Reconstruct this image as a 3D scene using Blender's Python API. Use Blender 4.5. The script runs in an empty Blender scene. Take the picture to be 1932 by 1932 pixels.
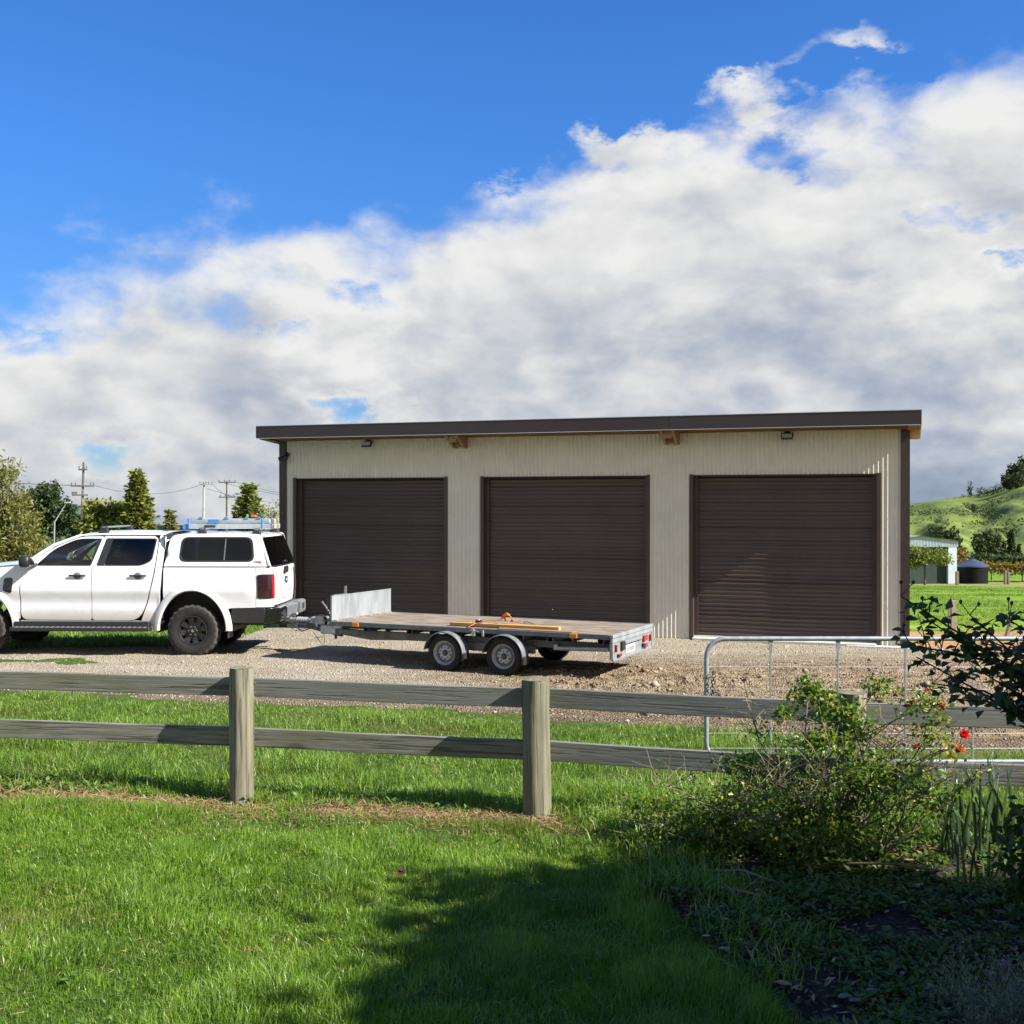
import bpy, bmesh, math, random
import numpy as np
from mathutils import Vector, Matrix
from mathutils.geometry import tessellate_polygon
R = math.radians
random.seed(7); rng = np.random.default_rng(11)
scene = bpy.context.scene
COL = scene.collection

# ------------------------------------------------------------------ camera
cam = bpy.data.cameras.new('camera'); camo = bpy.data.objects.new('camera', cam); COL.objects.link(camo)
cam.sensor_width = 36; cam.lens = 36 * 2190 / 1932
cam.clip_end = 5000; cam.clip_start = .05
CAMH = 2.4
camo.location = (0, 0, CAMH); camo.rotation_euler = (R(90 - .34), 0, 0)
scene.camera = camo

# ------------------------------------------------------------------ sun, exposure
SUN_EL, SUN_HEAD = R(37.5), R(-23.5)           # heading measured from +X towards +Y
S = Vector((math.cos(SUN_HEAD) * math.cos(SUN_EL), math.sin(SUN_HEAD) * math.cos(SUN_EL), math.sin(SUN_EL)))
sl = bpy.data.lights.new('sun', 'SUN'); sl.energy = 5.0; sl.angle = R(.5); sl.color = (1, .95, .86)
so = bpy.data.objects.new('sun', sl); COL.objects.link(so); so.location = (20, -10, 20)
so.rotation_euler = S.to_track_quat('Z', 'Y').to_euler()
vs = scene.view_settings
vs.view_transform = 'Standard'; vs.look = 'None'; vs.gamma = 1; vs.use_curve_mapping = False; vs.exposure = 1.2
scene.render.film_transparent = False
cy = scene.cycles
cy.max_bounces = 6; cy.diffuse_bounces = 3; cy.glossy_bounces = 3; cy.transmission_bounces = 4; cy.transparent_max_bounces = 6
cy.caustics_reflective = False; cy.caustics_refractive = False
cy.use_denoising = True
try: cy.denoiser = 'OPENIMAGEDENOISE'
except Exception: pass

# ------------------------------------------------------------------ node helpers
class NT:
    def __init__(s, nt): s.nt = nt
    def n(s, typ, **kw):
        nd = s.nt.nodes.new(typ)
        for k, v in kw.items(): setattr(nd, k, v)
        return nd
    def put(s, sock, v):
        if isinstance(v, bpy.types.NodeSocket): s.nt.links.new(v, sock)
        elif v is not None:
            if isinstance(v, (tuple, list)) and sock.type == 'RGBA' and len(v) == 3: v = (*v, 1)
            sock.default_value = v
    def math(s, op, a, b=None, c=None, clamp=False):
        nd = s.n('ShaderNodeMath', operation=op, use_clamp=clamp)
        for i, v in enumerate((a, b, c)):
            if v is not None: s.put(nd.inputs[i], v)
        return nd.outputs[0]
    def vm(s, op, a, b=None, out=0):
        nd = s.n('ShaderNodeVectorMath', operation=op)
        s.put(nd.inputs[0], a)
        if b is not None:
            s.put(nd.inputs[3 if op == 'SCALE' else 1], b)
        return nd.outputs[1 if op in ('DOT_PRODUCT', 'LENGTH', 'DISTANCE') else 0]
    def noise(s, vec, scale, detail=4, rough=.5, dist=0, out=0):
        nd = s.n('ShaderNodeTexNoise'); s.put(nd.inputs['Vector'], vec)
        nd.inputs['Scale'].default_value = scale; nd.inputs['Detail'].default_value = detail
        nd.inputs['Roughness'].default_value = rough; nd.inputs['Distortion'].default_value = dist
        return nd.outputs[out]
    def ss(s, v, a, b, lo=0., hi=1.):
        nd = s.n('ShaderNodeMapRange', interpolation_type='SMOOTHSTEP')
        s.put(nd.inputs[0], v)
        for i, q in enumerate((a, b, lo, hi)): nd.inputs[i + 1].default_value = q
        return nd.outputs[0]
    def mix(s, f, a, b, mode='MIX'):
        nd = s.n('ShaderNodeMix', data_type='RGBA', blend_type=mode)
        s.put(nd.inputs[0], f); s.put(nd.inputs[6], a); s.put(nd.inputs[7], b)
        return nd.outputs[2]
    def mapping(s, vec, scale=(1, 1, 1), rot=(0, 0, 0), loc=(0, 0, 0)):
        nd = s.n('ShaderNodeMapping'); s.put(nd.inputs[0], vec)
        nd.inputs[1].default_value = loc; nd.inputs[2].default_value = rot; nd.inputs[3].default_value = scale
        return nd.outputs[0]

# ------------------------------------------------------------------ sky (world)
w = bpy.data.worlds.new('World'); scene.world = w; w.use_nodes = True
w.node_tree.nodes.clear(); T = NT(w.node_tree)
SKY_STRENGTH = .06
geo = T.n('ShaderNodeTexCoord').outputs['Generated']
sky = T.n('ShaderNodeTexSky', sky_type='NISHITA'); sky.sun_disc = False
sky.sun_elevation = SUN_EL; sky.sun_rotation = R(90) - SUN_HEAD
sky.air_density = 1.0; sky.dust_density = .3; sky.ozone_density = 3.0; sky.altitude = 200
d = T.vm('NORMALIZE', geo)
sx = T.n('ShaderNodeSeparateXYZ'); T.put(sx.inputs[0], d); dz = sx.outputs[2]
skycol = T.mix(1., sky.outputs[0], T.mix(T.ss(dz, .0, .34), (.40, .58, .86), (.36, .80, 1.36)), 'MULTIPLY')
# cloud bank: everything below a tilted great circle, broken up by noise
N = (.229, .2525, -.940)
side = T.vm('DOT_PRODUCT', d, N)
stretch = T.mapping(d, (1, 1, 1.7))
warp = T.noise(stretch, 6., 3, .5, out=1)
wv = T.vm('SCALE', T.vm('SUBTRACT', warp, (.5, .5, .5)), .05)
p0 = T.vm('ADD', stretch, wv)
def dens(p, detail=9):
    big = T.noise(p, 4.2, 2, .5)
    fine = T.noise(p, 12.0, detail, .54)
    return T.math('ADD', T.math('MULTIPLY', big, .5), T.math('MULTIPLY', fine, .5))
n0 = dens(p0)
n1 = dens(T.vm('ADD', p0, (.016, -.004, .020)), 7)
n2 = dens(T.vm('ADD', p0, (.05, -.010, .07)), 3)
sep = T.n('ShaderNodeSeparateXYZ'); T.put(sep.inputs[0], d)
# unseen cloud bank behind the viewer, added as white fill light on the shed
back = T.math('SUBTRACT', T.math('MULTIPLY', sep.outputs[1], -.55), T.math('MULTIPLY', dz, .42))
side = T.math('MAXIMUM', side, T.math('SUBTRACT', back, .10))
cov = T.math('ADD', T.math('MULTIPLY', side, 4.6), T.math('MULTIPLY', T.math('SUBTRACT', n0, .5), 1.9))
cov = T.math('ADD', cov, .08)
# openings of blue inside the bank
hwarp = T.vm('SCALE', T.vm('SUBTRACT', T.noise(stretch, 16., 5, .6, out=1), (.5, .5, .5)), .10)
def hole(px, py, rx, amt):
    c = Vector(((px - 966) / 2190, 1, (953 - py) / 2190)).normalized()
    dd = T.vm('DISTANCE', T.mapping(T.vm('ADD', d, hwarp), (1, 1, 2.2)), (c.x, c.y, c.z * 2.2))
    return T.math('MULTIPLY', T.ss(dd, rx * .2, rx, 1., 0.), amt)
hs = None
for a in ((545, 645, .045, .30), (690, 592, .045, .20), (670, 782, .085, .62), (1925, 490, .05, .5), (1800, 408, .06, .30), (230, 870, .07, .46),
          (1900, 605, .06, .50), (1650, 580, .06, .25), (1480, 290, .05, .18), (30, 640, .05, .16)):
    h = hole(*a); hs = h if hs is None else T.math('ADD', hs, h)
for a in ((1090, 190, .10, .42), (1330, 110, .07, .30), (960, 290, .075, .38), (1200, 215, .06, .28), (1520, 160, .05, .30), (1680, 110, .05, .3), (1420, 175, .07, -.30), (1590, 70, .05, -.17), (1160, 255, .08, -.30)):
    hs = T.math('ADD', hs, hole(*a))
hs = T.math('MULTIPLY', hs, T.ss(T.noise(stretch, 22., 5, .6), .25, .60, .45, 1.25))
cov = T.math('SUBTRACT', cov, hs)
alpha = T.ss(cov, -.14, .26)
lit = T.math('ADD', T.math('MULTIPLY', T.math('SUBTRACT', n0, n1), 1.5), T.math('MULTIPLY', T.math('SUBTRACT', n0, n2), 1.1))
thick = T.ss(cov, .05, .75)
lum = T.math('ADD', T.math('SUBTRACT', .97, T.math('MULTIPLY', thick, .10)), T.math('MULTIPLY', lit, .36))
patch = T.ss(T.noise(T.mapping(d, (1, 1, 2.8)), 7.5, 5, .5), .36, .66, .04, -.035)
lum = T.math('ADD', lum, patch)
low = T.ss(dz, .0, .09, 1., 0.)
east = T.ss(sep.outputs[0], .20, .40)
lum = T.math('SUBTRACT', lum, T.math('MULTIPLY', low, T.math('ADD', .01, T.math('MULTIPLY', east, .10))))
lum = T.math('MINIMUM', T.math('MAXIMUM', lum, .62), 1.0)
CL = 6.3                                                     # radiance of white cloud over the background strength
shade = T.mix(T.ss(lum, .66, .98), (.66, .81, 1.08), (.99, .99, .985))
lum2 = T.math('MULTIPLY', T.math('POWER', lum, 1.9), CL)
cl = T.n('ShaderNodeVectorMath', operation='SCALE'); T.put(cl.inputs[0], shade); T.put(cl.inputs[3], lum2)
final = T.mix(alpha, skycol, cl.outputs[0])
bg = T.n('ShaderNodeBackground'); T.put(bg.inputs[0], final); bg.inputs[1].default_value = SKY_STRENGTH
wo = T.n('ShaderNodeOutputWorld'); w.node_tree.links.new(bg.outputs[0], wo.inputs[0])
w.cycles.sampling_method = 'MANUAL'; w.cycles.sample_map_resolution = 512

# ------------------------------------------------------------------ materials
def newmat(name):
    m = bpy.data.materials.new(name); m.use_nodes = True; m.node_tree.nodes.clear(); return m, NT(m.node_tree)
def finish(m, t, shader, disp=None):
    o = t.n('ShaderNodeOutputMaterial'); m.node_tree.links.new(shader, o.inputs[0]); return m
def bsdf(t, col, rough=.6, metal=0., bump=None, spec=.5, coat=0., bstr=.3, bdist=.01, sheen=0.):
    b = t.n('ShaderNodeBsdfPrincipled'); t.put(b.inputs['Base Color'], col); t.put(b.inputs['Roughness'], rough)
    t.put(b.inputs['Metallic'], metal); b.inputs['Specular IOR Level'].default_value = spec; b.inputs['Coat Weight'].default_value = coat
    b.inputs['Coat Roughness'].default_value = .04
    if bump is not None:
        bn = t.n('ShaderNodeBump'); bn.inputs['Strength'].default_value = bstr; bn.inputs['Distance'].default_value = bdist
        t.put(bn.inputs['Height'], bump); t.put(b.inputs['Normal'], bn.outputs[0])
    return b.outputs[0]
def pm(name, c1, c2=None, scale=6., rough=.6, metal=0., bstr=0., bscale=40., stretch=(1, 1, 1), lo=.35, hi=.65, spec=.5, coat=0., detail=6, bdist=.005, world=False):
    """two colours mixed by noise, with fine relief"""
    m, t = newmat(name)
    tc = t.n('ShaderNodeNewGeometry').outputs['Position'] if world else t.n('ShaderNodeTexCoord').outputs['Object']
    v = t.mapping(tc, stretch)
    col = c1
    if c2 is not None: col = t.mix(t.ss(t.noise(v, scale, detail, .6), lo, hi), c1, c2)
    bump = t.noise(v, bscale, 5, .6) if bstr else None
    return finish(m, t, bsdf(t, col, rough, metal, bump, spec, coat, bstr, bdist))
def leafmat(name, c1, c2, c3=None, trans=.45, rough=.5, patch=None, dry=None):
    """leaf surface: colours vary leaf by leaf, light passes through"""
    m, t = newmat(name)
    a = t.n('ShaderNodeAttribute'); a.attribute_name = 'rnd'
    r = a.outputs['Fac']
    col = t.mix(t.ss(r, .05, .8), c1, c2)
    if c3 is not None: col = t.mix(t.ss(r, .86, .95), col, c3)
    if patch is not None:
        pos = t.n('ShaderNodeNewGeometry').outputs['Position']
        col = t.mix(t.ss(t.noise(pos, 1.1, 3, .6), .42, .68, 0, .75), col, patch)
    if dry is not None:
        pos = t.n('ShaderNodeNewGeometry').outputs['Position']
        k = t.math('MULTIPLY', t.ss(t.noise(pos, .55, 4, .6), .54, .70), t.ss(r, .2, .5))
        col = t.mix(t.math('MULTIPLY', k, .6), col, dry)
    b = bsdf(t, col, rough, spec=.35)
    tr = t.n('ShaderNodeBsdfTranslucent'); t.put(tr.inputs[0], t.mix(.35, col, (1.0, .95, .25), 'SOFT_LIGHT'))
    mx = t.n('ShaderNodeMixShader'); mx.inputs[0].default_value = trans
    t.nt.links.new(b, mx.inputs[1]); t.nt.links.new(tr.outputs[0], mx.inputs[2])
    return finish(m, t, mx.outputs[0])
M = {}
def glassmat(name, tint, alpha, rough=.02):
    m, t = newmat(name)
    g = t.n('ShaderNodeBsdfGlossy'); g.inputs[0].default_value = (1, 1, 1, 1); g.inputs[1].default_value = rough
    tr = t.n('ShaderNodeBsdfTransparent'); tr.inputs[0].default_value = (*tint, 1)
    fr = t.n('ShaderNodeFresnel'); fr.inputs[0].default_value = 1.5
    mx = t.n('ShaderNodeMixShader'); t.nt.links.new(fr.outputs[0], mx.inputs[0])
    t.nt.links.new(tr.outputs[0], mx.inputs[1]); t.nt.links.new(g.outputs[0], mx.inputs[2])
    return finish(m, t, mx.outputs[0])

M['cladding'] = pm('beige_cladding', (.68, .64, .535), (.72, .68, .57), 2., .42, bstr=.03, bscale=8, spec=.4)
M['brown'] = pm('dark_brown_steel', (.062, .044, .037), (.075, .054, .045), 3., .45, spec=.4)
M['door'] = pm('roller_door_brown', (.062, .042, .033), (.072, .050, .040), .8, .34, spec=.5)
M['fascia'] = pm('fascia_brown', (.052, .040, .040), (.060, .046, .046), .7, .45, spec=.35)
M['flash_white'] = pm('roof_edge_flashing', (.62, .62, .62), None, rough=.5)
M['timber'] = pm('pale_timber', (.33, .205, .105), (.25, .15, .075), 3., .7, bstr=.15, bscale=30, stretch=(1, 14, 14))
M['timber_s'] = pm('soffit_timber', (.27, .165, .085), (.19, .115, .058), 2., .75, stretch=(1, 10, 10))
M['plank'] = pm('sawn_plank', (.55, .36, .13), (.42, .25, .075), 3., .65, bstr=.15, bscale=40, stretch=(1, 18, 18))
M['concrete'] = pm('slab_concrete', (.55, .54, .51), (.42, .41, .385), 3., .8, bstr=.2, bscale=30)
M['galv'] = pm('galvanised_steel', (.42, .44, .46), (.32, .34, .36), 14., .45, .55, bstr=.05, bscale=30, detail=3)
M['galv_bright'] = pm('galvanised_plate', (.44, .47, .485), (.31, .345, .365), 6., .42, .45, bstr=.05, bscale=20, stretch=(1, 1, .3))
M['galv_dull'] = pm('weathered_chassis_steel', (.15, .155, .16), (.09, .09, .09), 5., .6, .3, bstr=.1, bscale=40)
M['rail_steel'] = pm('trailer_edge_steel', (.17, .19, .21), (.12, .135, .15), 8., .5, .45)
M['ply'] = pm('worn_deck_plywood', (.27, .215, .155), (.155, .122, .092), 2.6, .85, bstr=.15, bscale=30, stretch=(1, 4, 1), detail=9, lo=.40, hi=.60)
M['white_paint'] = pm('white_car_paint', (.70, .71, .73), None, rough=.28, spec=.5, coat=.6)
M['black_plastic'] = pm('black_plastic', (.016, .016, .017), (.024, .024, .025), 30., .5, bstr=.08, bscale=200)
M['black_gloss'] = pm('gloss_black', (.010, .010, .011), None, rough=.16, spec=.6, coat=.4)
M['gray_plastic'] = pm('grey_plastic', (.16, .17, .185), (.12, .13, .14), 10., .5)
M['rubber'] = pm('tyre_rubber', (.012, .0115, .011), (.020, .018, .016), 10., .85, bstr=.3, bscale=60)
M['rubber_dusty'] = pm('dusty_tread_rubber', (.075, .066, .054), (.03, .028, .026), 9., .9, bstr=.4, bscale=60)
M['rim_black'] = pm('black_steel_wheel', (.012, .012, .013), (.02, .02, .02), 20., .38, spec=.6)
M['rim_grey'] = pm('grey_steel_wheel', (.48, .49, .51), (.36, .37, .39), 14., .5, .3)
M['glass'] = glassmat('clear_tinted_glass', (.80, .86, .84), .2)
M['glass_dark'] = glassmat('privacy_glass', (.045, .05, .055), .1)
M['interior'] = pm('dark_interior', (.018, .018, .019), (.03, .03, .03), 8., .8)
M['red_lens'] = pm('red_lens', (.42, .012, .016), (.30, .006, .01), 20., .15, spec=.6, coat=.5)
M['smoked_lens'] = pm('smoked_lens', (.022, .010, .012), (.035, .012, .014), 16., .12, spec=.6, coat=.6)
M['amber'] = pm('amber_lens', (.80, .30, .015), None, rough=.3)
M['orange'] = pm('orange_webbing', (.85, .26, .015), (.72, .20, .012), 20., .7, bstr=.2, bscale=120)
M['orange_plastic'] = pm('orange_red_plastic', (.55, .10, .03), None, rough=.5)
M['blue'] = pm('blue_plastic', (.06, .19, .42), None, rough=.45)
M['alu'] = pm('aluminium', (.62, .66, .68), (.50, .55, .58), 6., .38, .5)
M['tan'] = pm('tan_rubber_foot', (.50, .36, .16), None, rough=.7)
M['chrome'] = pm('chrome', (.7, .7, .72), None, rough=.12, metal=1.)
M['badge_blue'] = pm('badge_blue', (.012, .03, .14), None, rough=.2, coat=.5)
M['plate_white'] = pm('white_plate', (.58, .58, .57), None, rough=.5)
M['dark_print'] = pm('dark_print', (.03, .03, .03), None, rough=.6)
M['red_print'] = pm('red_print', (.45, .02, .02), None, rough=.5)
M['lamp_glass'] = pm('floodlight_glass', (.75, .76, .78), None, rough=.15, spec=.6)
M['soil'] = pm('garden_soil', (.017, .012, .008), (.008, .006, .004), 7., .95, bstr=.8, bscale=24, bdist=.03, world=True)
M['bark'] = pm('grey_brown_bark', (.13, .10, .075), (.07, .055, .04), 9., .9, bstr=.5, bscale=40, stretch=(1, 1, .3))
M['twig'] = pm('rose_cane', (.16, .13, .075), (.10, .11, .045), 5., .8)
M['twig_dry'] = pm('dry_twig', (.24, .195, .14), (.15, .12, .085), 8., .9)
M['dark_stem'] = pm('dark_shrub_stem', (.06, .05, .035), (.035, .04, .02), 6., .85)
M['pole_wood'] = pm('pole_timber', (.15, .125, .10), (.09, .075, .06), 3., .85, stretch=(1, 1, .2))
M['pole_conc'] = pm('pole_concrete', (.40, .39, .37), (.30, .29, .28), 2., .85)
M['insul'] = pm('insulator', (.10, .10, .10), None, rough=.4)
M['wire'] = pm('cable', (.035, .035, .035), None, rough=.6)
M['lamp_grey'] = pm('lamp_pole_grey', (.45, .46, .47), None, rough=.5, metal=.4)
M['rust'] = pm('rusty_chain', (.055, .032, .022), (.03, .02, .016), 30., .8, .4)

def woodmat(name, a, b, c, along):
    """weathered wood: grain along one local axis, blotches of algae and dark stains"""
    m, t = newmat(name)
    tc = t.n('ShaderNodeTexCoord').outputs['Object']
    rnd = t.n('ShaderNodeObjectInfo').outputs['Random']
    off = t.n('ShaderNodeCombineXYZ')
    for i in range(3): t.put(off.inputs[i], t.math('MULTIPLY', rnd, 13.7 + 5 * i))
    v = t.vm('ADD', tc, off.outputs[0])
    sc = [16, 16, 16]; sc[along] = .7
    g = t.noise(t.mapping(v, sc), 2.6, 8, .62, .6)
    sc2 = [3, 3, 3]; sc2[along] = 1.0
    bl = t.noise(t.mapping(v, sc2), 1.3, 5, .6)
    col = t.mix(t.ss(g, .36, .66), a, b)
    col = t.mix(t.ss(bl, .42, .72, 0, .85), col, c)
    vo = t.n('ShaderNodeTexVoronoi'); s3 = [3.2, 3.2, 3.2]; s3[along] = 1.15
    t.put(vo.inputs['Vector'], t.mapping(v, s3)); vo.inputs['Scale'].default_value = 1.0
    knot = t.ss(vo.outputs['Distance'], .05, .16, 1., 0.)
    col = t.mix(t.math('MULTIPLY', knot, .6), col, (.05, .042, .03))
    sc4 = [46, 46, 46]; sc4[along] = 1.3
    crack = t.ss(t.noise(t.mapping(v, sc4), 1.0, 3, .5), .55, .63)
    col = t.mix(t.math('MULTIPLY', crack, .65), col, (.045, .04, .032))
    col = t.mix(t.ss(rnd, .0, 1., .0, .45), col, t.mix(.5, (.19, .21, .215), (.16, .165, .15)) if along == 0 else (.16, .15, .11))
    bump = t.math('SUBTRACT', t.math('ADD', g, t.math('MULTIPLY', knot, .3)), t.math('MULTIPLY', crack, .8))
    return finish(m, t, bsdf(t, col, .85, bump=bump, bstr=.55, bdist=.006, spec=.2))
M['rail_wood'] = woodmat('weathered_rail_wood', (.245, .24, .205), (.145, .15, .13), (.15, .15, .085), 0)
M['post_wood'] = woodmat('weathered_post_wood', (.27, .245, .175), (.15, .14, .10), (.135, .14, .068), 2)
M['end_wood'] = pm('post_end_grain', (.20, .18, .11), (.12, .115, .06), 18., .9, bstr=.4, bscale=50)

# leaves
M['grass'] = leafmat('grass_blade', (.135, .255, .022), (.225, .365, .042), (.40, .42, .15), .42, .34, patch=(.085, .175, .020), dry=(.34, .30, .085))
M['grass_long'] = leafmat('long_grass_blade', (.130, .25, .026), (.225, .36, .045), (.42, .42, .17), .4, .4, patch=(.085, .175, .025), dry=(.32, .28, .09))
M['straw'] = leafmat('dead_straw', (.38, .27, .13), (.27, .17, .08), (.50, .40, .22), .15, .8)
M['weed'] = leafmat('weed_leaf', (.075, .165, .026), (.12, .22, .035), (.17, .25, .05), .35, .45)
M['cover'] = leafmat('ground_cover_leaf', (.060, .115, .012), (.10, .16, .020), (.13, .18, .03), .35, .45)
M['rose_leaf'] = leafmat('rose_leaf', (.085, .17, .020), (.14, .22, .028), (.38, .36, .035), .42, .35)
M['rose_leaf_b'] = leafmat('rose_leaf_yellow', (.30, .32, .03), (.42, .36, .03), None, .45, .4)
M['shrub_leaf'] = leafmat('dark_shrub_leaf', (.042, .085, .020), (.065, .11, .026), (.10, .13, .04), .35, .38)
M['iris_leaf'] = leafmat('sword_leaf', (.045, .085, .038), (.065, .11, .045), None, .3, .45)
M['lavender'] = leafmat('lavender_leaf', (.20, .27, .17), (.28, .34, .23), None, .3, .7)
M['purple'] = leafmat('lavender_flower', (.16, .07, .26), (.22, .10, .33), None, .3, .6)
M['petal'] = leafmat('red_petal', (.62, .012, .028), (.72, .03, .05), None, .35, .5)
M['petal_dry'] = leafmat('faded_orange_petal', (.50, .10, .035), (.55, .17, .06), None, .3, .7)
M['olive_tree'] = leafmat('olive_leaf', (.12, .135, .035), (.20, .19, .055), (.27, .17, .07), .35, .5)
M['pine'] = leafmat('pine_needles', (.028, .055, .020), (.050, .080, .026), None, .2, .6)
M['conifer'] = leafmat('conifer_spray', (.125, .145, .026), (.19, .20, .038), (.09, .11, .022), .25, .6)
M['conifer_b'] = leafmat('conifer_spray_light', (.15, .18, .045), (.22, .24, .065), (.11, .13, .035), .25, .6)
M['sparse'] = leafmat('pale_sparse_leaf', (.22, .23, .14), (.32, .32, .22), None, .3, .6)
M['farm_tree'] = leafmat('orchard_leaf', (.11, .16, .030), (.19, .23, .045), None, .35, .5)
M['autumn'] = leafmat('autumn_vine_leaf', (.15, .10, .025), (.24, .17, .035), (.09, .10, .03), .35, .6)
M['hill_tree'] = leafmat('hill_tree_leaf', (.032, .055, .022), (.055, .08, .030), None, .2, .95)
M['hill_bush'] = leafmat('hill_bush_leaf', (.06, .09, .035), (.095, .125, .05), None, .2, .95)
M['shade_tree'] = leafmat('shade_tree_leaf', (.05, .09, .02), (.07, .12, .03), None, .15, .5)

# ------------------------------------------------------------------ scene-graph helpers
def tag(o, label=None, cat=None, group=None, kind=None):
    for k, v in (('label', label), ('category', cat), ('group', group), ('kind', kind)):
        if v: o[k] = v
    return o
def thing(name, label, cat, loc=(0, 0, 0), rz=0., group=None):
    o = bpy.data.objects.new(name, None); COL.objects.link(o); o.location = loc; o.rotation_euler = (0, 0, rz)
    o.empty_display_size = .1
    return tag(o, label, cat, group)
def link(name, me, mat, parent=None, loc=None, rot=None):
    o = bpy.data.objects.new(name, me); COL.objects.link(o)
    if mat is not None and not me.materials: me.materials.append(mat)
    if parent is not None: o.parent = parent
    if loc is not None: o.location = loc
    if rot is not None: o.rotation_euler = rot
    return o
def kids(o): return [c for c in bpy.data.objects if c.parent == o]
def copy_tree(o, parent=None):
    c = o.copy(); COL.objects.link(c); c.parent = parent
    for ch in kids(o): copy_tree(ch, c)
    return c

class MB:
    """collects shapes and links them as one mesh object"""
    def __init__(s): s.v = []; s.f = []; s.mi = []; s.cur = 0
    def add(s, vs_, fs):
        b = len(s.v); s.v += [tuple(p) for p in vs_]
        for f in fs: s.f.append([i + b for i in f]); s.mi.append(s.cur)
        return s
    def box(s, lo, hi, c=.0, mtx=None):
        x0, y0, z0 = lo; x1, y1, z1 = hi
        if c <= 0:
            vs_ = [(x, y, z) for x in (x0, x1) for y in (y0, y1) for z in (z0, z1)]
            fs = [(0, 1, 3, 2), (4, 6, 7, 5), (0, 4, 5, 1), (2, 3, 7, 6), (0, 2, 6, 4), (1, 5, 7, 3)]
        else:
            c = min(c, (x1 - x0) * .45, (y1 - y0) * .45, (z1 - z0) * .45)
            vs_ = []; idx = {}
            for i in (0, 1):
                for j in (0, 1):
                    for k in (0, 1):
                        X = (x0, x1)[i]; Y = (y0, y1)[j]; Z = (z0, z1)[k]
                        cx = X + (c if i == 0 else -c); cyy = Y + (c if j == 0 else -c); cz = Z + (c if k == 0 else -c)
                        for a, p in enumerate(((X, cyy, cz), (cx, Y, cz), (cx, cyy, Z))):
                            idx[(i, j, k, a)] = len(vs_); vs_.append(p)
            fs = []
            for a in range(3):
                for sd in (0, 1):
                    o = [q for q in range(3) if q != a]; quad = []
                    for u, v in ((0, 0), (1, 0), (1, 1), (0, 1)):
                        key = [0, 0, 0]; key[a] = sd; key[o[0]] = u; key[o[1]] = v
                        quad.append(idx[(*key, a)])
                    fs.append(quad)
                    # edges
            for a in range(3):
                o = [q for q in range(3) if q != a]
                for u in (0, 1):
                    for v in (0, 1):
                        k0 = [0, 0, 0]; k1 = [0, 0, 0]; k0[a] = 0; k1[a] = 1
                        for kk in (k0, k1): kk[o[0]] = u; kk[o[1]] = v
                        fs.append([idx[(*k0, o[0])], idx[(*k1, o[0])], idx[(*k1, o[1])], idx[(*k0, o[1])]])
            for i in (0, 1):
                for j in (0, 1):
                    for k in (0, 1): fs.append([idx[(i, j, k, a)] for a in range(3)])
        if mtx is not None: vs_ = [mtx @ Vector(p) for p in vs_]
        return s.add(vs_, fs)
    def tube(s, pts, rad, n=6, cap=True):
        pts = [Vector(p) for p in pts]
        if not hasattr(rad, '__len__'): rad = [rad] * len(pts)
        rings = []; up = None
        for i, p in enumerate(pts):
            t = (pts[min(i + 1, len(pts) - 1)] - pts[max(i - 1, 0)])
            t = t.normalized() if t.length > 1e-9 else Vector((0, 0, 1))
            if up is None: up = t.orthogonal().normalized()
            up = (up - t * up.dot(t)); up = up.normalized() if up.length > 1e-6 else t.orthogonal().normalized()
            b = t.cross(up)
            rings.append([p + (up * math.cos(2 * math.pi * k / n) + b * math.sin(2 * math.pi * k / n)) * rad[i] for k in range(n)])
        vs_ = [q for r in rings for q in r]; fs = []
        for i in range(len(rings) - 1):
            for k in range(n):
                a = i * n + k; b2 = i * n + (k + 1) % n
                fs.append((a, b2, b2 + n, a + n))
        if cap: fs.append(tuple(range(n))[::-1]); fs.append(tuple((len(rings) - 1) * n + k for k in range(n)))
        return s.add(vs_, fs)
    def lathe(s, prof, n=32, axis='y', center=(0, 0, 0), rmod=None, closed=False):
        """prof: (radius, offset along axis)"""
        vs_ = []; c = Vector(center)
        for j, (r, h) in enumerate(prof):
            for k in range(n):
                a = 2 * math.pi * k / n; rr = r + (rmod(j, k) if rmod else 0)
                p = {'y': (rr * math.cos(a), h, rr * math.sin(a)), 'z': (rr * math.cos(a), rr * math.sin(a), h), 'x': (h, rr * math.cos(a), rr * math.sin(a))}[axis]
                vs_.append(c + Vector(p))
        fs = []
        m = len(prof)
        for j in range(m if closed else m - 1):
            for k in range(n):
                a = j * n + k; b = j * n + (k + 1) % n; a2 = ((j + 1) % m) * n + k; b2 = ((j + 1) % m) * n + (k + 1) % n
                fs.append((a, b, b2, a2))
        return s.add(vs_, fs)
    def grid(s, rows):
        n = len(rows[0]); vs_ = [p for r in rows for p in r]
        fs = [(i * n + k, i * n + k + 1, (i + 1) * n + k + 1, (i + 1) * n + k) for i in range(len(rows) - 1) for k in range(n - 1)]
        return s.add(vs_, fs)
    def prism(s, poly, y0, y1, plane='xz'):
        n = len(poly)
        def P(p, h): return (p[0], h, p[1]) if plane == 'xz' else ((p[0], p[1], h) if plane == 'xy' else (h, p[0], p[1]))
        vs_ = [P(p, y0) for p in poly] + [P(p, y1) for p in poly]
        fs = [tuple(range(n)), tuple(range(2 * n - 1, n - 1, -1))] + [(i, i + n, (i + 1) % n + n, (i + 1) % n) for i in range(n)]
        return s.add(vs_, fs)
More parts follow.
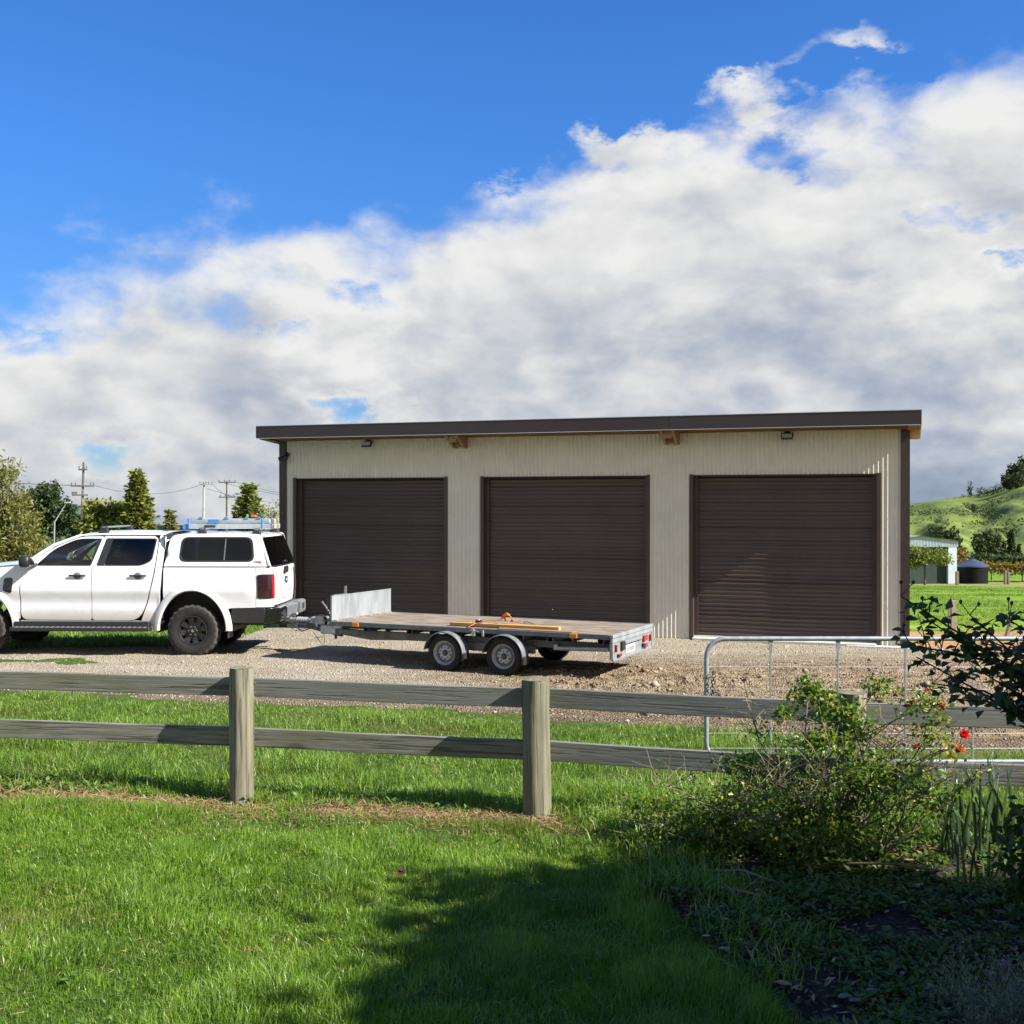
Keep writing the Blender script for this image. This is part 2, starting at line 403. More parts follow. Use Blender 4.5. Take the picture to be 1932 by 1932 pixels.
    def build(s, name, mat, parent=None, loc=None, rot=None, smooth=0, bevel=0):
        me = bpy.data.meshes.new(name); me.from_pydata(s.v, [], s.f); 
        mats = mat if isinstance(mat, (list, tuple)) else [mat]
        for q in mats: me.materials.append(q)
        if len(mats) > 1: me.polygons.foreach_set('material_index', s.mi)
        bm = bmesh.new(); bm.from_mesh(me); bmesh.ops.recalc_face_normals(bm, faces=bm.faces); bm.to_mesh(me); bm.free()
        if smooth:
            me.polygons.foreach_set('use_smooth', [True] * len(me.polygons)); me.set_sharp_from_angle(angle=R(smooth))
        me.update()
        o = link(name, me, None, parent, loc, rot)
        if bevel:
            md = o.modifiers.new('bevel', 'BEVEL'); md.width = bevel; md.segments = 2; md.limit_method = 'ANGLE'; md.angle_limit = R(40)
        return o

def np_mesh(name, V, F, mat, parent=None, rnd=None, smooth=False, kind=None):
    """V (n,3), F (m,3) -> one mesh object, optional random value per vertex"""
    me = bpy.data.meshes.new(name)
    V = np.ascontiguousarray(V, dtype=np.float32); F = np.ascontiguousarray(F, dtype=np.int32)
    k = F.shape[1]
    me.vertices.add(len(V)); me.vertices.foreach_set('co', V.ravel())
    me.loops.add(F.size); me.loops.foreach_set('vertex_index', F.ravel())
    me.polygons.add(len(F)); me.polygons.foreach_set('loop_start', np.arange(0, F.size, k, dtype=np.int32))
    try: me.polygons.foreach_set('loop_total', np.full(len(F), k, dtype=np.int32))
    except Exception: pass
    if smooth: me.polygons.foreach_set('use_smooth', np.ones(len(F), dtype=bool))
    if rnd is not None:
        at = me.attributes.new('rnd', 'FLOAT', 'POINT'); at.data.foreach_set('value', np.ascontiguousarray(rnd, dtype=np.float32))
    me.update(calc_edges=True); me.validate()
    o = link(name, me, mat, parent)
    if kind: o['kind'] = kind
    return o

def unit(a): return a / np.maximum(np.linalg.norm(a, axis=-1, keepdims=True), 1e-9)
def leaf_arrays(P, D, U, L, W, fold=.25):
    """leaf at P pointing along D, face normal near U; 4 corners + rib -> 4 triangles"""
    D = unit(D); B = unit(np.cross(D, U)); Nn = np.cross(B, D)
    L = np.asarray(L)[:, None]; W = np.asarray(W)[:, None]
    mid = P + D * L * .45 
    V = np.stack([P, mid + B * W * .5 + Nn * W * fold, P + D * L - Nn * L * .12, mid - B * W * .5 + Nn * W * fold, mid], 1)
    n = len(P); b = (np.arange(n) * 5)[:, None, None]
    F = np.array([[0, 4, 1], [4, 2, 1], [0, 3, 4], [4, 3, 2]])[None] + b
    return V.reshape(-1, 3), F.reshape(-1, 3)
def quad_leaf_arrays(P, D, U, L, W):
    D = unit(D); B = unit(np.cross(D, U)); L = np.asarray(L)[:, None]; W = np.asarray(W)[:, None]
    mid = P + D * L * .5
    V = np.stack([P, mid + B * W * .5, P + D * L, mid - B * W * .5], 1)
    n = len(P); b = (np.arange(n) * 4)[:, None, None]
    F = np.array([[0, 2, 1], [0, 3, 2]])[None] + b
    return V.reshape(-1, 3), F.reshape(-1, 3)
def rdir(n):
    v = rng.normal(size=(n, 3)); return unit(v)

# value noise for the ground
_tab = rng.random((256, 256))
def vnoise(x, y):
    xi = np.floor(x).astype(int); yi = np.floor(y).astype(int); fx = x - xi; fy = y - yi
    fx = fx * fx * (3 - 2 * fx); fy = fy * fy * (3 - 2 * fy)
    a = _tab[xi % 256, yi % 256]; b = _tab[(xi + 1) % 256, yi % 256]; c = _tab[xi % 256, (yi + 1) % 256]; e = _tab[(xi + 1) % 256, (yi + 1) % 256]
    return (a * (1 - fx) + b * fx) * (1 - fy) + (c * (1 - fx) + e * fx) * fy
def fbm(x, y, o=4):
    s = 0; a = .5; t = 0
    for i in range(o): s = s + a * vnoise(x * 2 ** i + 17 * i, y * 2 ** i + 31 * i); t += a; a *= .5
    return s / t
def sstep(x, a, b):
    t = np.clip((x - a) / (b - a), 0, 1); return t * t * (3 - 2 * t)
def gz(x, y):
    """height of the land"""
    x = np.asarray(x, float); y = np.asarray(y, float)
    z = -np.clip(y - 21, 0, 69) * .053 * sstep(y, 19, 27)
    z = z - np.clip(y - 90, 0, 1200) * .013
    return z
def at(px, py, z=0.):
    """photo pixel (1932 wide) on a level at height z -> a point of the place"""
    D = 2190 * (CAMH - z) / (py - 953); return Vector(((px - 966) * D / 2190, D, z))
def atd(px, py, D):
    return Vector(((px - 966) * D / 2190, D, CAMH - (py - 953) * D / 2190))

M['paddock_blade'] = leafmat('paddock_blade', (.10, .19, .018), (.17, .26, .03), (.26, .28, .08), .4, .75)
M['chips'] = leafmat('bark_chip', (.060, .038, .022), (.10, .065, .038), (.16, .12, .08), .05, .9)
# ================================================================== THE SETTING
FX = np.array([-9., -4.6, -2.18, .19, 2.40, 4.75, 8.]); FY = np.array([10.3, 9.75, 9.35, 8.85, 8.16, 7.75, 7.4])
def fence_y(x): return np.interp(x, FX, FY)
DX = np.array([-40, -12, -6.5, -1.67, 1.35, 3.4, 4.8, 9., 30]); DY = np.array([16., 15.2, 14.7, 13.76, 12.6, 11.76, 11.25, 10.2, 8])
def drive_y(x): return np.interp(x, DX, DY)
BY = np.array([2., 5.37, 6.2, 7.04, 8.3, 9.2]); BX = np.array([1.9, 1.26, 1.03, .85, .70, .8])
def bed_x(y): return np.interp(y, BY, BX)

# ---- ground sheet
def ground_sheet():
    xs = np.concatenate([np.linspace(-900, -40, 40), np.linspace(-38, -12, 20), np.linspace(-11, 13, 121), np.linspace(15, 60, 30), np.linspace(70, 900, 40)])
    ys = np.concatenate([np.linspace(-60, 0, 10), np.linspace(1, 26, 126), np.linspace(27, 100, 60), np.linspace(110, 1400, 60)])
    X, Y = np.meshgrid(xs, ys); Z = gz(X, Y)
    near = (Y < 30) & (np.abs(X) < 14)
    Z = Z + np.where(near, (fbm(X * .9, Y * .9, 3) - .5) * .07 * sstep(Y, 2, 4), 0)
    Z = Z + np.where(Y >= 30, (fbm(X * .12, Y * .12, 3) - .5) * .35 * sstep(Y, 30, 45), 0)
    nx = len(xs); ny = len(ys)
    i = np.arange(nx * ny).reshape(ny, nx)
    F = np.stack([i[:-1, :-1], i[:-1, 1:], i[1:, 1:], i[1:, :-1]], -1).reshape(-1, 4)
    m, t = newmat('ground_cover')
    pos = t.n('ShaderNodeNewGeometry').outputs['Position']
    sp = t.n('ShaderNodeSeparateXYZ'); t.put(sp.inputs[0], pos); x, y = sp.outputs[0], sp.outputs[1]
    n1 = t.noise(pos, .9, 6, .6); n2 = t.noise(pos, 9., 5, .6); n3 = t.noise(pos, .13, 5, .65); n4 = t.noise(pos, 40., 3, .6)
    lawn = t.mix(t.ss(n2, .35, .7), (.040, .075, .014), (.085, .125, .028))
    lawn = t.mix(t.ss(n4, .5, .75, 0, .6), lawn, (.10, .085, .04))
    # paddock further off: grazed grass with tufts, dung and worn marks
    pad = t.mix(t.ss(n1, .30, .70), (.085, .175, .014), (.165, .265, .030))
    pad = t.mix(t.ss(n3, .40, .66, 0, .75), pad, (.20, .28, .035))
    pad = t.mix(t.ss(n2, .60, .74, 0, .8), pad, (.05, .13, .012))
    col = t.mix(t.ss(y, 21, 24), lawn, pad)
    far = t.mix(t.ss(n3, .4, .6), (.06, .10, .03), (.10, .14, .04))
    col = t.mix(t.ss(y, 95, 130), col, far)
    dryb = t.math('MULTIPLY', t.ss(y, 74, 80), t.ss(y, 96, 90))
    col = t.mix(t.math('MULTIPLY', dryb, t.ss(n1, .35, .55)), col, (.26, .22, .10))
    # bare clay round the building's corner
    yy = t.math('ADD', y, t.math('MULTIPLY', t.math('SUBTRACT', n1, .5), 3.2))
    k = t.math('MULTIPLY', t.ss(yy, 23.2, 21.6), t.math('MULTIPLY', t.ss(yy, 10, 13), t.ss(x, 3.5, 5.5)))
    clay = t.mix(t.ss(n2, .35, .65), (.34, .21, .10), (.22, .125, .06))
    col = t.mix(k, col, clay)
    # dead grass and bare soil under the rails: distance to the fence
    fy = t.math('ADD', 8.95, t.math('MULTIPLY', x, -.225))
    fd = t.math('ABSOLUTE', t.math('SUBTRACT', y, t.math('SUBTRACT', fy, .12)))
    mm = t.math('MULTIPLY', t.ss(t.math('ADD', fd, t.math('MULTIPLY', t.math('SUBTRACT', n1, .5), .5)), .36, .16), 1.)
    col = t.mix(mm, col, t.mix(t.ss(n2, .4, .62), (.20, .125, .06), (.085, .055, .03)))
    b = bsdf(t, col, .95, bump=t.math('ADD', n2, t.math('MULTIPLY', n4, .5)), bstr=.8, bdist=.04, spec=.1)
    finish(m, t, b)
    o = np_mesh('ground', np.stack([X, Y, Z], -1).reshape(-1, 3), F, m, smooth=True)
    tag(o, kind='structure'); return o
ground_sheet()

# ---- gravel driveway, rough at the turning place
def clodness(x, y): return sstep(x, -1.2, 1.0) * (1 - sstep(y, 16.2, 18.0)) * sstep(y - drive_y(x), .2, .9) * (.45 + .55 * sstep(fbm(x * .8, y * 1.6, 3), .35, .6))
def drive_h(x, y):
    e1 = y - drive_y(x) - (fbm(x * 1.1, y * 1.1, 3) - .5) * 1.1
    far = np.where(x < -4.9, 19.9 + .12 * (x + 5) + .9 * sstep(-x, 8, 14), np.where(x < 8, 40, 40.)) + (fbm(x * .8 + 9, y * .8, 3) - .5) * 1.3
    e2 = far - y
    e3 = 9.6 + (fbm(x + 3, y * .7, 3) - .5) * 2.2 - x + .35 * (y - 14)*0
    e = np.minimum(np.minimum(e1, e2), e3)
    k = sstep(e, -.25, .25)
    h = -.10 + .125 * k
    rel = (fbm(x * 3.1, y * 3.1, 4) - .5) * .03 + (fbm(x * 1.2, y * .4, 3) - .5) * .03
    cl = clodness(x, y)
    rel = rel + cl * ((np.abs(fbm(x * 3.6, y * 6.5, 4) - .5) * -2 + .35) * .16 + (fbm(x * 9, y * 12, 3) - .5) * .08)
    # wheel tracks along the drive
    rel = rel - .018 * np.exp(-((y - drive_y(x) - 1.1) / .35) ** 2) - .018 * np.exp(-((y - drive_y(x) - 2.9) / .35) ** 2)
    return h + rel * k, e
def driveway():
    xs = np.arange(-14, 11, .055); ys = np.arange(9.6, 24.2, .055)
    X, Y = np.meshgrid(xs, ys); H, e = drive_h(X, Y); Z = gz(X, Y) + H
    nx, ny = len(xs), len(ys); i = np.arange(nx * ny).reshape(ny, nx)
    F = np.stack([i[:-1, :-1], i[:-1, 1:], i[1:, 1:], i[1:, :-1]], -1)
    keep = (np.maximum(np.maximum(e[:-1, :-1], e[1:, 1:]), np.maximum(e[:-1, 1:], e[1:, :-1])) > -.3)
    # nothing is seen of it under the building
    xm = X[:-1, :-1]; ym = Y[:-1, :-1]
    keep &= ~((ym > 23.17 - .3206 / .947 * (xm + 4.6) + .35))
    F = F[keep]
    used = np.unique(F); remap = -np.ones(nx * ny, int); remap[used] = np.arange(len(used))
    V = np.stack([X, Y, Z], -1).reshape(-1, 3)[used]; F = remap[F]
    m, t = newmat('gravel')
    pos = t.n('ShaderNodeNewGeometry').outputs['Position']
    sp = t.n('ShaderNodeSeparateXYZ'); t.put(sp.inputs[0], pos); x, y = sp.outputs[0], sp.outputs[1]
    n1 = t.noise(t.mapping(pos, (.5, 1.3, 1)), 1.0, 6, .65); n2 = t.noise(pos, 16., 4, .6); n3 = t.noise(t.mapping(pos, (1, 2.5, 1)), 3., 6, .6)
    vo = t.n('ShaderNodeTexVoronoi'); t.put(vo.inputs['Vector'], pos); vo.inputs['Scale'].default_value = 42.
    cellv = t.n('ShaderNodeSeparateColor'); t.put(cellv.inputs[0], vo.outputs['Color'])
    base = t.mix(t.ss(n1, .34, .66), (.37, .315, .225), (.235, .195, .13))
    base = t.mix(t.ss(cellv.outputs[0], .15, .9), t.mix(.45, base, (.25, .215, .165)), t.mix(.30, base, (.58, .53, .45)))
    brown = t.mix(t.ss(n3, .38, .62), (.14, .095, .055), (.28, .21, .13))
    brown = t.mix(t.ss(n2, .5, .72, 0, .7), brown, (.40, .33, .23))
    kx = t.math('ADD', x, t.math('MULTIPLY', t.math('SUBTRACT', n1, .5), 3.))
    k = t.math('MULTIPLY', t.ss(kx, -2.6, .6), t.math('MULTIPLY', t.ss(t.math('ADD', y, t.math('MULTIPLY', t.math('SUBTRACT', n3, .5), 2.)), 19.2, 16.8), 1.))
    # damp bare earth along the near edge
    edge = t.math('SUBTRACT', y, t.math('ADD', 13.2, t.math('MULTIPLY', x, -.33)))
    ke = t.math('MULTIPLY', t.ss(t.math('ADD', edge, t.math('MULTIPLY', t.math('SUBTRACT', n1, .5), 1.2)), .95, .15), .85)
    col = t.mix(t.math('MAXIMUM', t.math('MULTIPLY', k, t.ss(n1, .22, .44)), ke), base, t.mix(t.math('MULTIPLY', ke, .6), brown, (.085, .060, .038)))
    kc = t.math('MULTIPLY', t.ss(x, 6.0, 7.6), .8)
    col = t.mix(kc, col, t.mix(t.ss(n2, .35, .65), (.38, .235, .11), (.27, .16, .075)))
    b = bsdf(t, col, .92, bump=t.math('ADD', vo.outputs['Distance'], n2), bstr=.9, bdist=.03, spec=.15)
    finish(m, t, b)
    o = np_mesh('driveway', V, F, m, smooth=True); tag(o, kind='structure')
    return m
GRAVEL = driveway()

# ---- garden bed
def bed():
    xs = np.arange(.3, 6.5, .05); ys = np.arange(2.5, 9.0, .05)
    X, Y = np.meshgrid(xs, ys)
    e = np.minimum(X - bed_x(Y) - (fbm(X * 3, Y * 3, 3) - .5) * .3, fence_y(X) + .12 - Y)
    k = sstep(e, -.06, .30)
    Z = gz(X, Y) - .07 + k * (.13 + (fbm(X * 2.2, Y * 2.2, 4) - .5) * .16 + (fbm(X * 9, Y * 9, 3) - .5) * .05)
    nx, ny = len(xs), len(ys); i = np.arange(nx * ny).reshape(ny, nx)
    F = np.stack([i[:-1, :-1], i[:-1, 1:], i[1:, 1:], i[1:, :-1]], -1).reshape(-1, 4)
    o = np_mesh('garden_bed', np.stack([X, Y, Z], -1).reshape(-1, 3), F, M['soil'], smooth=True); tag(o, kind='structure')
bed()

# ---- green hill to the right, low wooded rise to the left
HR = np.array([.05, .15, .25, .342, .405, .441, .55, .75, 1.3]); HZ = np.array([-8, -6., -2.2, 2.9, 7.2, 12.4, 22, 36, 60])
def hill_z(r, y):
    zc = np.interp(r, HR, HZ)
    s = np.clip((y - 135) / 330, 0, 1); prof = s ** 1.15
    z = -6.5 + (zc + 6.5) * prof
    z = z + (fbm(r * 26 + y * .006, y * .010, 4) - .5) * 11.0 * np.sin(np.clip(s, 0, 1) * math.pi) * sstep(zc, -4, 6)
    z = z - np.clip(y - 465, 0, 400) * .05
    return z
def hill():
    rs = np.linspace(.05, 1.3, 260); ys = np.linspace(120, 800, 160)
    Rr, Y = np.meshgrid(rs, ys); Z = hill_z(Rr, Y); X = Rr * Y
    nx, ny = len(rs), len(ys); i = np.arange(nx * ny).reshape(ny, nx)
    F = np.stack([i[:-1, :-1], i[:-1, 1:], i[1:, 1:], i[1:, :-1]], -1).reshape(-1, 4)
    m, t = newmat('hill_pasture')
    pos = t.n('ShaderNodeNewGeometry').outputs['Position']
    n1 = t.noise(pos, .012, 6, .6); n2 = t.noise(pos, .06, 6, .65); n3 = t.noise(pos, .3, 4, .6)
    col = t.mix(t.ss(n1, .36, .62), (.085, .14, .028), (.155, .20, .045))
    col = t.mix(t.ss(n2, .48, .64, 0, .85), col, (.075, .11, .035))
    col = t.mix(t.ss(n2, .42, .30, 0, .6), col, (.24, .27, .07))
    col = t.mix(t.ss(n3, .60, .72, 0, .6), col, (.06, .10, .03))
    finish(m, t, bsdf(t, col, .95, bump=n3, bstr=.6, bdist=.6, spec=.1))
    o = np_mesh('hill', np.stack([X, Y, Z], -1).reshape(-1, 3), F, m, smooth=True); tag(o, kind='structure')
hill()
def far_rise():
    xs = np.linspace(-260, -20, 90); ys = np.linspace(330, 620, 50); X, Y = np.meshgrid(xs, ys)
    ridge = np.interp(xs / 430, [-.6, -.46, -.40, -.36, -.34, -.30, -.2, -.05], [9, 5, 2.4, .6, -1.5, -3.4, -6, -9])
    Z = -9 + (ridge[None] + 9) * np.exp(-((Y - 430) / 75) ** 2) + (fbm(X * .12, Y * .12, 4) - .5) * 4.2
    nx, ny = len(xs), len(ys); i = np.arange(nx * ny).reshape(ny, nx)
    F = np.stack([i[:-1, :-1], i[:-1, 1:], i[1:, 1:], i[1:, :-1]], -1).reshape(-1, 4)
    m = pm('wooded_rise', (.055, .085, .055), (.085, .12, .075), .08, .95, bstr=.6, bscale=.4, bdist=1., world=True)
    o = np_mesh('wooded_hill', np.stack([X, Y, Z], -1).reshape(-1, 3), F, m, smooth=True); tag(o, kind='structure')
far_rise()

# ---- grass
def blades(name, P, h, wd, lean, mat, label=None, az=None):
    n = len(P)
    if az is None: az = rng.uniform(0, 2 * math.pi, n)
    D = np.stack([np.cos(az), np.sin(az), np.zeros(n)], -1)
    fa = az + rng.normal(0, .7, n) + math.pi / 2
    B = np.stack([np.cos(fa), np.sin(fa), np.zeros(n)], -1) * wd[:, None] * .5
    up = np.array([0, 0, 1.])
    m1 = P + up * (h * .55)[:, None] + D * (lean * h * .35)[:, None]
    tp = P + up * (h * (1 - .28 * lean))[:, None] + D * (lean * h)[:, None]
    V = np.stack([P - B, P + B, m1 - B * .85, m1 + B * .85, tp], 1).reshape(-1, 3)
    b = (np.arange(n) * 5)[:, None, None]
    F = (np.array([[0, 1, 3], [0, 3, 2], [2, 3, 4]])[None] + b).reshape(-1, 3)
    r = np.repeat(rng.random(n), 5)
    o = np_mesh(name, V, F, mat, rnd=r, kind='stuff'); return o
def lawn_density(x, y):
    """0..1, how much grass grows at a spot"""
    d = np.ones_like(x)
    fd = y - (fence_y(x) - .10)
    patch = sstep(fbm(x * 1.7 + 4, y * 2.2, 3), .40, .58)
    d *= 1 - np.exp(-(fd / .25) ** 2) * (.45 + .55 * patch) 
    e1 = y - drive_y(x) - (fbm(x * 1.1, y * 1.1, 3) - .5) * 1.1
    d *= 1 - sstep(e1, -.30, .12)
    inbed = sstep(np.minimum(x - bed_x(y), fence_y(x) + .05 - y), -.08, .12)
    d *= 1 - inbed * .985
    thin = sstep(fbm(x * .8 + 40, y * .8, 3), .60, .72)
    d *= 1 - .55 * thin
    return d
def scatter(n, y0, y1, half=.47, x_lim=None):
    """points over the trapezium of lawn that could be seen, evenly per square metre"""
    y = np.sqrt(rng.uniform(y0 ** 2, y1 ** 2, n)); x = rng.uniform(-1, 1, n) * (half * y + .9)
    return x, y
def grass():
    # mown lawn near the camera
    x, y = scatter(400000, 4.7, 9.6)
    dn = lawn_density(x, y); keep = rng.random(len(x)) < dn; x, y, dn = x[keep], y[keep], dn[keep]
    clump = fbm(x * 2.6, y * 2.6, 4); tall = sstep(clump, .42, .68)
    h = (.040 + .055 * tall + .03 * sstep(fbm(x * .9, y * .9, 2), .45, .65)) * rng.uniform(.6, 1.3, len(x)) * (.55 + .45 * dn)
    h *= 1 + .6 * np.exp(-((y - fence_y(x)) / .4) ** 2)
    wd = rng.uniform(.0018, .0042, len(x)) * (1 + .05 * y)
    az = rng.normal(2.4, 1.5, len(x)) + clump * 7
    P = np.stack([x, y, gz(x, y) + (fbm(x * .9, y * .9, 3) - .5) * .07 * sstep(y, 2, 4) - .006], -1)
    o = blades('lawn_grass', P, h, wd, rng.uniform(.15, .95, len(x)) ** 1.2, M['grass'], az=az); tag(o, 'short green lawn grass in front of the post and rail fence')
    # longer grass between fence and drive
    x, y = scatter(230000, 8.2, 15.6)
    keep = (y > fence_y(x) - .02) & (x > -8.5)
    x, y = x[keep], y[keep]
    dn = lawn_density(x, y); keep = rng.random(len(x)) < dn; x, y = x[keep], y[keep]
    clump = fbm(x * 1.7 + 8, y * 1.7, 4)
    near = np.exp(-((y - fence_y(x) - .45) / .55) ** 2)
    h = (.05 + .10 * sstep(clump, .45, .68) + .06 * near) * rng.uniform(.55, 1.3, len(x))
    e1 = drive_y(x) - y
    h *= .6 + .4 * sstep(e1, .1, 1.0)
    wd = rng.uniform(.0040, .0075, len(x))
    P = np.stack([x, y, gz(x, y) + (fbm(x * .9, y * .9, 3) - .5) * .07 - .006], -1)
    o = blades('verge_grass', P, h, wd, rng.uniform(.2, 1.0, len(x)), M['grass_long'], az=rng.normal(2.4, 1.6, len(x)) + clump * 6)
    tag(o, 'longer grass between the fence and the gravel')
    # behind the vehicle, left of the building
    n = 42000; x = rng.uniform(-13, -4.4, n); y = rng.uniform(18.4, 24, n)
    H, e = drive_h(x, y); keep = e < .12; x, y = x[keep], y[keep]
    P = np.stack([x, y, gz(x, y) + (fbm(x * .9, y * .9, 3) - .5) * .07], -1)
    o = blades('grass_patch', P, rng.uniform(.04, .12, len(x)), rng.uniform(.008, .014, len(x)), rng.uniform(.2, 1, len(x)), M['grass_long']); tag(o, 'grass beyond the gravel, seen under the pickup')
grass()
def paddock():
    n = 52000; y = rng.uniform(22.5, 74, n); r = rng.uniform(.325, .50, n); x = r * y
    k = (rng.random(n) < sstep(fbm(x * .7, y * .5, 4), .36, .62)) & ~((y < 24.5) & (fbm(x, y, 3) > .45)); x, y = x[k], y[k]; n = len(x)
    P = np.stack([x, y, gz(x, y) + (fbm(x * .12, y * .12, 3) - .5) * .35 * sstep(y, 30, 45) - .02], -1)
    tag(blades('paddock_grass', P, rng.uniform(.03, .10, n), .006 + .0004 * y * rng.uniform(.5, 1.3, n), rng.uniform(.3, 1.1, n), M['paddock_blade']), 'grazed grass of the paddock right of the building')
paddock()
def straw():
    n = 15000; x = rng.uniform(-6.5, 3.2, n); y = fence_y(x) - .10 + rng.normal(0, .17, n)
    keep = rng.random(n) < .15 + .85 * sstep(fbm(x * 1.7 + 4, y * 2.2, 3), .38, .55); x, y = x[keep], y[keep]; n = len(x)
    P = np.stack([x, y, gz(x, y) + (fbm(x * .9, y * .9, 3) - .5) * .07 + rng.uniform(0, .03, n)], -1)
    az = rng.uniform(0, 2 * math.pi, n); D = np.stack([np.cos(az), np.sin(az), rng.uniform(-.1, .35, n)], -1)
    V, F = quad_leaf_arrays(P, D, np.tile([[0, 0, 1.]], (n, 1)) + rdir(n) * .3, rng.uniform(.04, .16, n), rng.uniform(.004, .009, n))
    o = np_mesh('dead_grass', V, F, M['straw'], rnd=np.repeat(rng.random(n), 4), kind='stuff'); tag(o, 'dry dead grass under the fence rails')
straw()

# ---- broad weeds by the rails and ground cover in the bed (nobody could count them)
def rosettes(name, x, y, size, mat, label, per=7, lift=.5, z0=None):
    n = len(x); X = np.repeat(x, per); Y = np.repeat(y, per); s = np.repeat(size, per)
    az = rng.uniform(0, 2 * math.pi, n * per)
    zz = gz(X, Y) + (0 if z0 is None else z0(X, Y)) + rng.uniform(.0, .06, n * per) * s / .06
    P = np.stack([X + np.cos(az) * .01, Y + np.sin(az) * .01, zz], -1)
    D = np.stack([np.cos(az), np.sin(az), rng.uniform(-.1, lift * 1.6, n * per)], -1)
    V, F = leaf_arrays(P, D, np.tile([[0, 0, 1.]], (n * per, 1)) + rdir(n * per) * .4, s * rng.uniform(.6, 1.3, n * per), s * rng.uniform(.45, .7, n * per), .12)
    o = np_mesh(name, V, F, mat, rnd=np.repeat(rng.random(n * per), 5), kind='stuff'); tag(o, label)
n = 430; x = np.concatenate([rng.uniform(-5., -2.8, 150), rng.uniform(-1.0, 1.6, 170), rng.uniform(-5, 1.5, 110)]); y = fence_y(x) + np.abs(rng.normal(.12, .25, n)) - .05
rosettes('weeds', x, y, rng.uniform(.028, .062, n), M['weed'], 'broad leaved weeds growing along the fence line', 8, .9)
n = 320; x, y = scatter(n, 5.2, 8.8); k = lawn_density(x, y) > .6; x, y = x[k], y[k]
rosettes('clover', x, y, rng.uniform(.02, .04, len(x)), M['weed'], 'small clover and weeds in the lawn', 6, .9)
n = 6000; y = rng.uniform(4.6, 8.2, n); x = bed_x(y) + np.abs(rng.normal(0, 1.6, n)) + .05; k = fbm(x * 1.4 + 3, y * 1.4, 3) > .40; x, y = x[k], y[k]
bedz = lambda X, Y: .06 + (fbm(X * 2.2, Y * 2.2, 4) - .5) * .16
rosettes('ground_cover', x, y, rng.uniform(.025, .055, len(x)), M['cover'], 'low leafy ground cover in the shaded garden bed', 5, .7, bedz)

n = 70; x, y = scatter(n, 5.2, 8.6); k = (lawn_density(x, y) > .6) & (fbm(x * 1.3, y * 1.3 + 7, 3) > .5); x, y = x[k], y[k]
rosettes('lawn_weeds', x, y, rng.uniform(.04, .065, len(x)), M['weed'], 'flat broad leaved weeds among the lawn grass', 8, .5)
x, y = scatter(26000, 4.9, 14.5); k = (lawn_density(x, y) > .3) & (rng.random(len(x)) < .15 + .85 * sstep(fbm(x * .8 + 40, y * .8, 3), .50, .66)); x, y = x[k], y[k]; n = len(x)
P = np.stack([x, y, gz(x, y) + (fbm(x * .9, y * .9, 3) - .5) * .07 * sstep(y, 2, 4) + rng.uniform(.01, .05, n)], -1); az = rng.uniform(0, 6.28, n)
V, F = quad_leaf_arrays(P, np.stack([np.cos(az), np.sin(az), rng.uniform(-.2, .5, n)], -1), np.tile([[0, 0, 1.]], (n, 1)) + rdir(n) * .3, rng.uniform(.03, .09, n), rng.uniform(.0025, .0055, n))
tag(np_mesh('thatch', V, F, M['straw'], rnd=np.repeat(rng.random(n), 4), kind='stuff'), 'dry clippings and thatch among the lawn grass')
n = 7000; y = rng.uniform(4.6, 8.3, n); x = bed_x(y) + rng.uniform(.0, 3.2, n); P = np.stack([x, y, bedz(x, y) + .012], -1); D = rdir(n); D[:, 2] *= .35
V, F = quad_leaf_arrays(P, D, np.tile([[0, 0, 1.]], (n, 1)) + rdir(n) * .5, rng.uniform(.02, .06, n), rng.uniform(.008, .022, n))
tag(np_mesh('bark_mulch', V, F, M['chips'], rnd=np.repeat(rng.random(n), 4), kind='stuff'), 'dark bark mulch on the garden bed')
# scrub in the gullies of the hill
n = 42000; r = rng.uniform(.30, .50, n); y = rng.uniform(150, 458, n); x = r * y
k = (rng.random(n) < sstep(fbm(r * 26 + y * .006, y * .010, 4), .54, .40) * sstep(fbm(x * .05, y * .03, 4), .46, .60)); r, x, y = r[k], x[k], y[k]; n = len(x)
P = np.stack([x, y, hill_z(r, y) + rng.uniform(0, .7, n)], -1); V, F = quad_leaf_arrays(P, rdir(n), rdir(n), rng.uniform(.35, 1.0, n), rng.uniform(.25, .7, n))
tag(np_mesh('scrub', V, F, M['hill_bush'], rnd=np.repeat(rng.random(n), 4), kind='stuff'), 'low scrub and rushes in the gullies of the hill')
# ---- loose stones and clods
def stones(name, x, y, s, mat, label, squash=.6):
    n = len(x); base = np.array([[1, 0, 0], [-1, 0, 0], [0, 1, 0], [0, -1, 0], [0, 0, 1], [0, 0, -1]], float)
    H, e = drive_h(x, y); z = gz(x, y) + H
    Vv = base[None] * rng.uniform(.6, 1.25, (n, 6, 1)) + rng.normal(0, .18, (n, 6, 3))
    a = rng.uniform(0, 6.28, n); ca, sa = np.cos(a)[:, None], np.sin(a)[:, None]
    vx = Vv[..., 0] * ca - Vv[..., 1] * sa; vy = Vv[..., 0] * sa + Vv[..., 1] * ca
    V = np.stack([vx * s[:, None] + x[:, None], vy * s[:, None] + y[:, None], Vv[..., 2] * s[:, None] * squash + z[:, None] + s[:, None] * .15], -1).reshape(-1, 3)
    f = np.array([[0, 2, 4], [2, 1, 4], [1, 3, 4], [3, 0, 4], [2, 0, 5], [1, 2, 5], [3, 1, 5], [0, 3, 5]])
    F = (f[None] + (np.arange(n) * 6)[:, None, None]).reshape(-1, 3)
    o = np_mesh(name, V, F, mat, rnd=np.repeat(rng.random(n), 6), kind='stuff'); tag(o, label)
